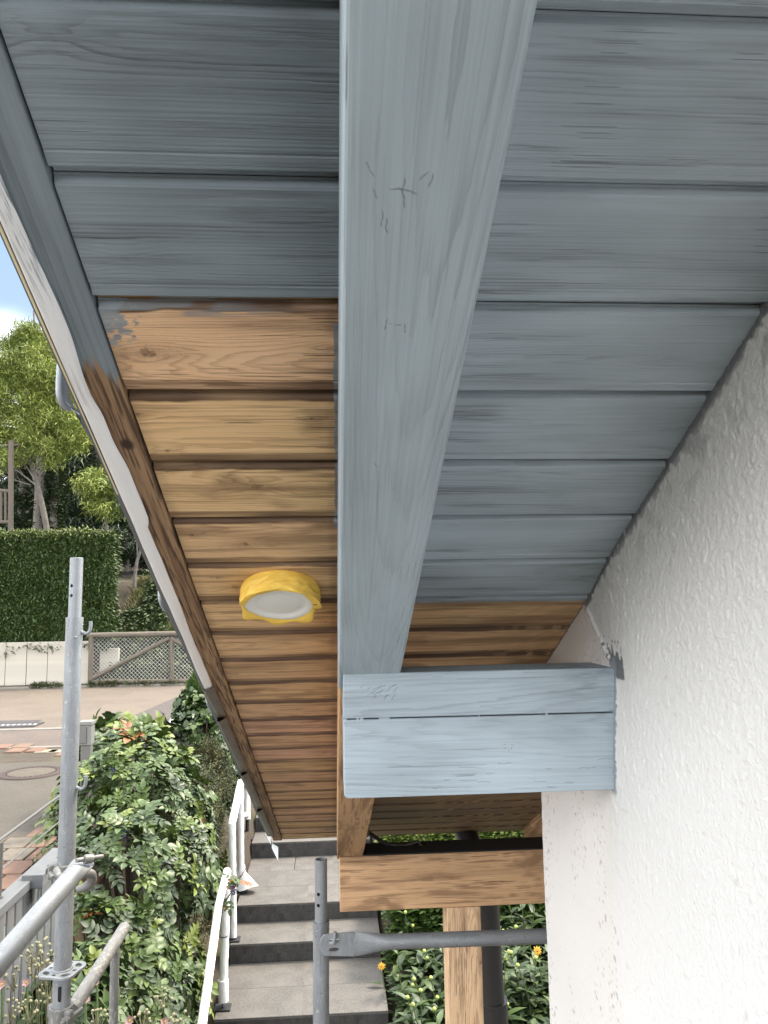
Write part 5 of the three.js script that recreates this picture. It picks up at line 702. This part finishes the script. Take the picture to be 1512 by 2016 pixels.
  const L2R = ['leftmost', 'second', 'third', 'fourth', 'fifth', 'sixth', 'seventh', 'eighth', 'ninth', 'tenth', 'eleventh', 'twelfth', 'rightmost']; clusters.sort((a, b) => a[0] - b[0]); clusters.forEach(([x, y], i) => { const z = 3.75 + (i % 3) * 0.2, p = at(x, y, z), b = W(p.x + 0.03, groundH(p.x, z) - 0.02, z), t = thing('white_bud_stalk', x < 120 ? L2R[x === 100 ? 12 : i] + ' from the left of the creamy bud stalks before the railing'.slice(i === 0 || x === 100 ? 14 : 0) : ['creamy bud stalk between the weathered handrail and its post', 'creamy bud stalk beside the pink anemone at the bottom edge', 'tall creamy bud stalk below the berry bush near the wrapped rail', 'creamy bud stalk at the bottom edge closest to the wrapped rail'][clusters.filter(c => c[0] > 120).findIndex(c => c[0] === x)], 'flower', b, 'creamy white bud stalks'); part(t, 'stem', taper([b, b.clone().lerp(p, 0.6).add(V(0.02, 0, 0)), p], 0.0024, 5), plain(0.09, 0.085, 0.04, 0.8)); const bs = []; for (let k = 0; k < 11; k++) { const d = dirIn(r).multiplyScalar(0.045); bs.push(new THREE.IcosahedronGeometry(0.0048 + r() * 0.004, 1).translate(p.x + d.x, p.y + d.y, p.z + d.z), taper([p.clone().add(V(0, -0.06, 0)), p.clone().add(d)], 0.0016, 3, false)); } part(t, 'bud_cluster', merge(bs), cream); });
  const bedPick = (r, y) => y > 0.75 ? 2 : r() < 0.5 ? 1 : 3; const lob = []; for (let i = 0; i < 5; i++) { const g = leaflet(0.10, 0.05, 0.2, 0.2, 0.7, 3); g.applyMatrix4(new THREE.Matrix4().makeRotationY((i - 2) * 0.75)); lob.push(g); } const lobed = merge(lob);
  leafShrub({ name: 'anemone_leaves', label: 'low lobed anemone foliage at the foot of the slatted railing', category: 'plant', base: W(-1.35, -3.0, 4.0), seed: 91, density: 170, geos: [lobed], mats: bedMats, pick: bedPick, singles: 80, stemEvery: 6, blobs: [[W(-1.35, -2.62, 4.0), V(0.38, 0.42, 0.5)], [W(-1.1, -2.75, 4.2), V(0.35, 0.3, 0.4)], [W(-1.42, -2.35, 4.6), V(0.28, 0.42, 0.35)], [W(-0.9, -3.2, 4.6), V(0.3, 0.25, 0.4)]] });
}
// ------------------------------------------------------------------ clipped hedge, bank, trees
{
  const r = rng(101), x0 = -17, x1 = -6.22, z0 = 21.75, z1 = 22.55, top = 2.03, bot = -0.98, t = thing('clipped_hedge', 'tall clipped dark green hedge above the pale concrete wall', 'hedge', W((x0 + x1) / 2, bot, 22.15)), ms = [], cs = [];
  part(t, 'dark_core', rbox(x1 - x0 - 0.24, top - bot - 0.2, z1 - z0 - 0.24, W((x0 + x1) / 2, (top + bot) / 2, (z0 + z1) / 2), 0.05), plain(0.012, 0.022, 0.008, 0.95));  // solid near-black box filling the inside of the hedge
  const cl = [cluster(1, 16, 0.085, 0.035, 0.14), cluster(2, 16, 0.075, 0.03, 0.14)], M = [[], []], C = [[], []];
  const add = (x, y, z, c) => { const k = r() < 0.5 ? 0 : 1, m = new THREE.Matrix4().makeRotationFromEuler(new THREE.Euler(r() * 0.8 - 0.4, r() * 6.28, r() * 0.8 - 0.4)), s = 0.8 + r() * 0.6; m.scale(V(s, s, s)); m.setPosition(W(x, y, z)); M[k].push(m); C[k].push(lin(...c)); };
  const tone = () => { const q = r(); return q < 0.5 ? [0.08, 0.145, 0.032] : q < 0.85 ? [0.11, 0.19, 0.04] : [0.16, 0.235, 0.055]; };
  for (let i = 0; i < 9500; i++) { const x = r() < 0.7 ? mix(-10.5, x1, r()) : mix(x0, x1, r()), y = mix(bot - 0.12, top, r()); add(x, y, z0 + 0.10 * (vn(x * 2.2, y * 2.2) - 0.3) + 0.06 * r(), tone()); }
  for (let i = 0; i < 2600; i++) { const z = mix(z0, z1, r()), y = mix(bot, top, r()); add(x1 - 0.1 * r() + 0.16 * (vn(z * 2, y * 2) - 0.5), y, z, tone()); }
  for (let i = 0; i < 5200; i++) { const x = r() < 0.6 ? mix(-10.5, x1, r()) : mix(x0, x1, r()), z = mix(z0, z1, r()); add(x, top - 0.02 + 0.12 * (vn(x * 3, z * 3) - 0.4) + (r() < 0.06 ? r() * 0.14 : 0), z, r() < 0.5 ? [0.20, 0.27, 0.06] : [0.26, 0.32, 0.08]); }  // top leaves lighter and yellower, sunlight put into their colour
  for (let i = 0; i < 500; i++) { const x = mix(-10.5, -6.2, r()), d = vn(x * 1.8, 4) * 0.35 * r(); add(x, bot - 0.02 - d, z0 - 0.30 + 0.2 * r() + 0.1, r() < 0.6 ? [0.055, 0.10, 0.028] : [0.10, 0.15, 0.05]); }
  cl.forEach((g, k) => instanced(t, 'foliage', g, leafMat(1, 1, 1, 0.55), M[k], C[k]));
}
{ // dry grass and weeds on the bank behind the gate
  const r = rng(111), tuft = []; for (let i = 0; i < 9; i++) { const g = leaflet(0.22, 0.02, 0.1, 0.35, 0.8, 2); const d = dirIn(r); d.y = Math.abs(d.y) + 0.9; g.applyMatrix4(orient(d, V(0.3, 0.2, 1))); g.translate((r() - 0.5) * 0.1, 0, (r() - 0.5) * 0.1); tuft.push(g); } const g = merge(tuft), ms = [], cs = [], mw = [], cw = [], weed = cluster(8, 14, 0.11, 0.07, 0.26);
  for (let i = 0; i < 9000; i++) { const x = mix(-6.2, 1.0, r()), z = mix(21.6, 27, r()), n = fbm(x * 1.3, z * 1.3, 3), m = new THREE.Matrix4().makeRotationY(r() * 6.28), p = W(x, groundH(x, z) - 0.02, z); if (n > 0.53 && r() < 0.55 || z < 22.6 && r() < 0.5) { m.setPosition(p.x, p.y + 0.08 + 0.18 * r(), p.z); mw.push(m); cw.push(lin(...(r() < 0.4 ? [0.12, 0.18, 0.045] : [0.065, 0.11, 0.03]))); } else { m.setPosition(p); ms.push(m); cs.push(lin(...(n < 0.45 ? [0.42, 0.38, 0.17] : r() < 0.5 ? [0.30, 0.36, 0.10] : [0.2, 0.28, 0.07]))); } }
  const add = (name, label, geo, a, b) => { const m = new THREE.InstancedMesh(geo, leafMat(1, 1, 1, 0.7), a.length); m.name = name; a.forEach((q, i) => { m.setMatrixAt(i, q); m.setColorAt(i, b[i]); }); tag(m, label, 'grass'); m.userData.kind = 'stuff'; m.castShadow = m.receiveShadow = true; scene.add(m); };
  add('dry_grass', 'dry yellow green grass on the bank behind the log gate', g, ms, cs); add('weeds', 'green weeds behind the wire mesh of the gate', weed, mw, cw);
  // weeds in the gutter of the street
  const gw = [], gc = []; for (let i = 0; i < 110; i++) { const x = i < 40 ? mix(-8.0, -7.2, r()) : i < 75 ? mix(-6.5, -5.8, r()) : mix(-6, -3.5, r()), m = new THREE.Matrix4().makeRotationY(r() * 6.28); m.scale(V(0.6, 0.5, 0.6)); m.setPosition(W(x, ST_L + 0.06 + 0.08 * r(), 21.27 - 0.06 * r())); gw.push(m); gc.push(lin(...(r() < 0.5 ? [0.12, 0.17, 0.05] : [0.20, 0.19, 0.09]))); } add('gutter_weeds', 'small weeds growing in the gutter below the wall and gate', weed, gw, gc);
}
const barkL = std({ ...makeTex(128, 256, (x, y) => { const n = fbm(x * 14, y * 14, 4), m = 0.6 + 0.7 * n; return [0.13 * m, 0.115 * m, 0.098 * m, n]; }, true), bumpScale: 0.01, roughness: 0.9 });
function tree(name, label, o) { // trunk through points, limbs to clumps, crown of leaf clusters with gaps
  const r = rng(o.seed), t = thing(name, label, o.category || 'tree', o.trunk[0].clone()); part(t, 'trunk', taper(o.trunk, u => mix(o.r0, o.r1, u), 9), o.bark || barkL);
  const ms = [], cs = [], limbs = [], tc = new THREE.CatmullRomCurve3(o.trunk);
  for (const [c, rad, n, tones] of o.clumps) { const s = tc.getPoint(clamp(0.45 + r() * 0.55)); limbs.push(taper([s, s.clone().lerp(c, 0.5).add(dirIn(r).multiplyScalar(0.2)), c.clone().add(V(0, -rad * 0.2, 0))], u => mix(o.r1 * 0.9, 0.012, u), 5, false));
    const N = Math.max(4, Math.round(rad * 9)), subs = []; for (let i = 0; i < N; i++) { const d = dirIn(r); subs.push(c.clone().add(d.multiplyScalar(rad * (0.35 + 0.6 * r())).multiply(V(1, 0.8, 1)))); }
    for (let i = 0; i < n; i++) { const sc = subs[Math.floor(r() * N)], d = dirIn(r), q = rad * 0.42 * Math.cbrt(r()), p = sc.clone().add(V(d.x * q, d.y * q * 0.6, d.z * q)), m = new THREE.Matrix4().makeRotationFromEuler(new THREE.Euler(r() - 0.5, r() * 6.28, r() - 0.5)), k = 0.7 + r() * 0.7; m.scale(V(k, k, k)); m.setPosition(p); ms.push(m); const tn = tones[Math.floor(r() * tones.length)], f = 0.85 + 0.3 * r(); cs.push(lin(tn[0] * f, tn[1] * f, tn[2] * f)); } }
  if (limbs.length) part(t, 'limbs', merge(limbs), o.bark || barkL); if (ms.length) instanced(t, 'crown', o.leaf, leafMat(1, 1, 1, 0.55), ms, cs); return t;
}
{
  const lf = cluster(3, 34, 0.115, 0.062, 0.50), lfS = cluster(4, 32, 0.11, 0.06, 0.40), dk = cluster(5, 20, 0.26, 0.12, 0.7);
  const br = [[0.60, 0.70, 0.15], [0.72, 0.80, 0.20], [0.44, 0.56, 0.11], [0.30, 0.42, 0.08]], md = [[0.12, 0.19, 0.045], [0.15, 0.23, 0.05], [0.085, 0.15, 0.035]], dm = [[0.03, 0.06, 0.018], [0.042, 0.08, 0.022], [0.055, 0.10, 0.028]];
  const c = (x, y, z, rad, n, t) => [at(x, y, z), rad, n, t];
  tree('robinia_tree', 'light yellow green tree with thin leaning trunk behind the hedge', { seed: 201, leaf: lf, r0: 0.095, r1: 0.05, trunk: [at(96, 1062, 25), at(82, 990, 25), at(66, 930, 25), at(50, 850, 25), at(58, 780, 25), at(66, 690, 25)], clumps: [c(70, 715, 25, 1.0, 210, br), c(30, 735, 25, 0.95, 200, br), c(105, 760, 25, 0.9, 190, br), c(10, 790, 25, 0.9, 190, br), c(60, 790, 25.3, 0.9, 160, br), c(115, 830, 25, 0.8, 170, br), c(145, 850, 24.8, 0.65, 120, br), c(40, 850, 24.6, 0.7, 120, br), c(-20, 740, 25, 1.1, 180, br), c(5, 845, 25, 0.7, 110, br), c(90, 690, 25.6, 0.7, 130, br), c(52, 668, 25.6, 0.55, 90, br), c(150, 870, 25, 0.5, 80, br), c(-60, 800, 25.5, 1.2, 160, br), c(130, 780, 25.2, 0.8, 150, br), c(165, 820, 25.2, 0.6, 110, br), c(85, 735, 24.8, 0.8, 140, br), c(25, 690, 25.4, 0.6, 90, br), c(100, 880, 24.7, 0.6, 90, br), c(20, 900, 24.8, 0.5, 60, br)] });
  tree('pointed_tree', 'taller tree with bare pointed top shoots behind the light green tree', { seed: 202, leaf: lfS, r0: 0.2, r1: 0.03, trunk: [at(75, 1050, 29), at(80, 850, 29), at(72, 700, 29), at(66, 612, 29)], clumps: [c(72, 668, 29, 0.6, 90, md), c(95, 700, 29, 0.9, 150, md), c(50, 720, 29.5, 0.9, 140, md), c(110, 760, 29, 1.0, 160, md), c(130, 800, 29, 1.1, 190, md), c(90, 810, 29.4, 1.2, 200, md), c(120, 730, 29.4, 0.7, 100, md)] });
  { const t = scene.getObjectByName('pointed_tree'), tw = []; for (const [x, y, x2, y2] of [[66, 660, 66, 612], [66, 650, 55, 625], [70, 655, 80, 630], [50, 690, 27, 632], [60, 680, 52, 640], [80, 660, 77, 625]]) tw.push(taper([at(x, y, 29), at(x2, y2, 29)], u => mix(0.04, 0.012, u), 5, false)); part(t, 'top_shoots', merge(tw), barkL); }
  tree('dark_tree', 'dark evergreen tree filling the space beside the roof verge', { seed: 203, leaf: dk, r0: 0.25, r1: 0.08, trunk: [at(190, 1060, 30), at(185, 950, 30), at(180, 860, 30)], clumps: [c(185, 900, 30, 1.6, 320, dm), c(220, 960, 30, 1.5, 300, dm), c(150, 930, 30.5, 1.5, 300, dm), c(235, 1030, 29, 1.4, 260, dm), c(190, 1020, 29, 1.4, 260, dm), c(270, 1060, 29, 1.4, 240, dm), c(150, 870, 31, 1.3, 220, md), c(250, 960, 31, 1.7, 260, dm), c(300, 1020, 30, 1.7, 200, dm), c(200, 860, 31, 1.2, 140, dm)] });
  tree('young_maple', 'small bright green sapling before the dark tree', { seed: 204, leaf: lfS, r0: 0.05, r1: 0.02, trunk: [at(215, 1060, 25), at(205, 1010, 25), at(200, 960, 25)], clumps: [c(192, 950, 24.5, 0.55, 85, br), c(205, 990, 24.5, 0.6, 95, br), c(225, 965, 24.8, 0.55, 80, br), c(178, 965, 24.6, 0.3, 34, br), c(232, 1005, 24.8, 0.45, 50, md)] });
  tree('shade_tree', 'dark tree deep behind the timber deck', { seed: 205, leaf: dk, r0: 0.2, r1: 0.08, trunk: [at(20, 1060, 33), at(25, 960, 33), at(30, 880, 33)], clumps: [c(20, 900, 33, 1.7, 300, dm), c(80, 920, 33, 1.6, 320, dm), c(120, 980, 33, 1.7, 320, dm), c(50, 990, 32, 1.6, 320, dm), c(0, 1010, 32, 1.5, 260, dm), c(90, 1030, 32, 1.4, 260, dm), c(-50, 960, 33, 2, 260, dm), c(140, 1040, 32, 1.3, 200, dm), c(110, 860, 33, 1.3, 150, dm), c(10, 850, 33, 1.3, 150, dm)] });
  const ivy = cluster(9, 14, 0.11, 0.09, 0.3); const ivyT = (label, x, seed) => { const P = [at(x, 1065, 26), at(x - 2, 1000, 26), at(x + 3, 930, 26), at(x, 860, 26)], cv = new THREE.CatmullRomCurve3(P), r = rng(seed), t = tree('ivy_trunk', label, { seed, leaf: ivy, r0: 0.13, r1: 0.07, trunk: P, clumps: [] }), ms = [], cs = []; for (let i = 0; i < 170; i++) { const p = cv.getPoint(r() * 0.78).add(dirIn(r).multiplyScalar(0.26)), m = new THREE.Matrix4().makeRotationY(r() * 6.28); m.setPosition(p); ms.push(m); cs.push(lin(...(r() < 0.5 ? [0.05, 0.095, 0.028] : [0.085, 0.14, 0.04]))); } instanced(t, 'ivy', ivy, leafMat(1, 1, 1, 0.5), ms, cs); };
  ivyT('ivy covered tree trunk between the timber deck and the leaning trunk', 43, 211); ivyT('ivy covered tree trunk right of the leaning light trunk', 107, 212);
  { const t = thing('bare_branches', 'pale bare dead branches hanging left of the light tree trunk', 'branches', at(70, 960, 24.7)), r = rng(215), L = []; const br1 = (a, b, rad, d) => { const m = a.clone().lerp(b, 0.5).add(dirIn(r).multiplyScalar(0.12 * d)); L.push(taper([a, m, b], u => rad * (1 - 0.75 * u), 5, false)); if (d > 0.3) for (let i = 0; i < 3; i++) { const s = a.clone().lerp(b, 0.3 + 0.25 * i), v = b.clone().sub(a).multiplyScalar(0.4).add(dirIn(r).multiplyScalar(0.28 * d)); v.z *= 0.3; br1(s, s.clone().add(v), rad * 0.55, d * 0.55); } }; br1(at(70, 955, 24.7), at(0, 905, 24.6), 0.028, 1); br1(at(68, 945, 24.7), at(10, 880, 24.8), 0.024, 1); br1(at(64, 925, 24.7), at(100, 890, 24.8), 0.02, 0.8); br1(at(60, 955, 24.7), at(-10, 925, 24.6), 0.022, 1); part(t, 'branch', merge(L), plain(0.15, 0.135, 0.115, 0.9)); }
  tree('thin_tree', 'thin crooked bare trunk on the grass bank behind the gate', { seed: 216, leaf: lfS, r0: 0.065, r1: 0.035, trunk: [at(266, 1186, 24.2), at(265, 1140, 24.2), at(270, 1105, 24.2), at(277, 1080, 24.2), at(280, 1040, 24.2)], clumps: [c(290, 1030, 24.3, 0.6, 60, dm)] });
  const bushes = [[222, 1062, 26.5, 0.7], [252, 1075, 26.6, 0.6], [310, 1075, 27, 0.8]]; bushes.forEach(([x, y, z, rad], i) => tree('bank_bush', ['dark bush at the right end of the clipped hedge', 'dark bush above the grass bank left of the thin trunk', 'dark bush above the grass bank right of the thin trunk'][i], { category: 'bush', seed: 220 + i, leaf: lfS, r0: 0.05, r1: 0.03, trunk: [at(x, y + 50, z), at(x, y, z)], clumps: [c(x, y, z, rad, 190, dm)] }));
  // far woodland that closes the view
  { const r = rng(231), ms = [], cs = []; for (let i = 0; i < 5200; i++) { const x = mix(-60, 40, r()), z = mix(36, 62, r()), top = 5.2 + 3.0 * fbm(x * 0.16, z * 0.16, 3) + (x > -14 ? 0.5 : 0); const y = mix(1.5, top, Math.pow(r(), 0.7)), m = new THREE.Matrix4().makeRotationY(r() * 6.28), k = 2.4 + r() * 2; m.scale(V(k, k, k)); m.setPosition(W(x, y, z)); ms.push(m); const tn = dm[Math.floor(r() * 3)]; cs.push(lin(...tn)); } const m = new THREE.InstancedMesh(dk, leafMat(1, 1, 1, 0.6), ms.length); m.name = 'woodland'; ms.forEach((q, i) => { m.setMatrixAt(i, q); m.setColorAt(i, cs[i]); }); tag(m, 'dark wood closing the view behind the garden trees', 'woodland'); m.userData.kind = 'stuff'; scene.add(m); }
  // timber deck at the left edge
  const dt = thing('timber_deck', 'weathered timber deck railing among the trees at the left edge', 'deck', at(5, 1040, 24)), wd = plain(0.10, 0.082, 0.065, 0.9), bar = (n, a, b, r) => part(dt, n, taper([a, b], r, 8), wd); bar('post', at(21, 1045, 24), at(22, 868, 24), 0.085); bar('handrail', at(-60, 960, 24), at(24, 968, 24), 0.06); bar('lower_rail', at(-60, 1028, 24), at(22, 1028, 24), 0.06); bar('beam', at(-40, 878, 24.3), at(40, 876, 24.3), 0.04); for (const x of [-40, -26, -12, 2, 11]) bar('baluster', at(x, 1028, 24), at(x, 965, 24), 0.045);
}
renderer.render(scene, camera);
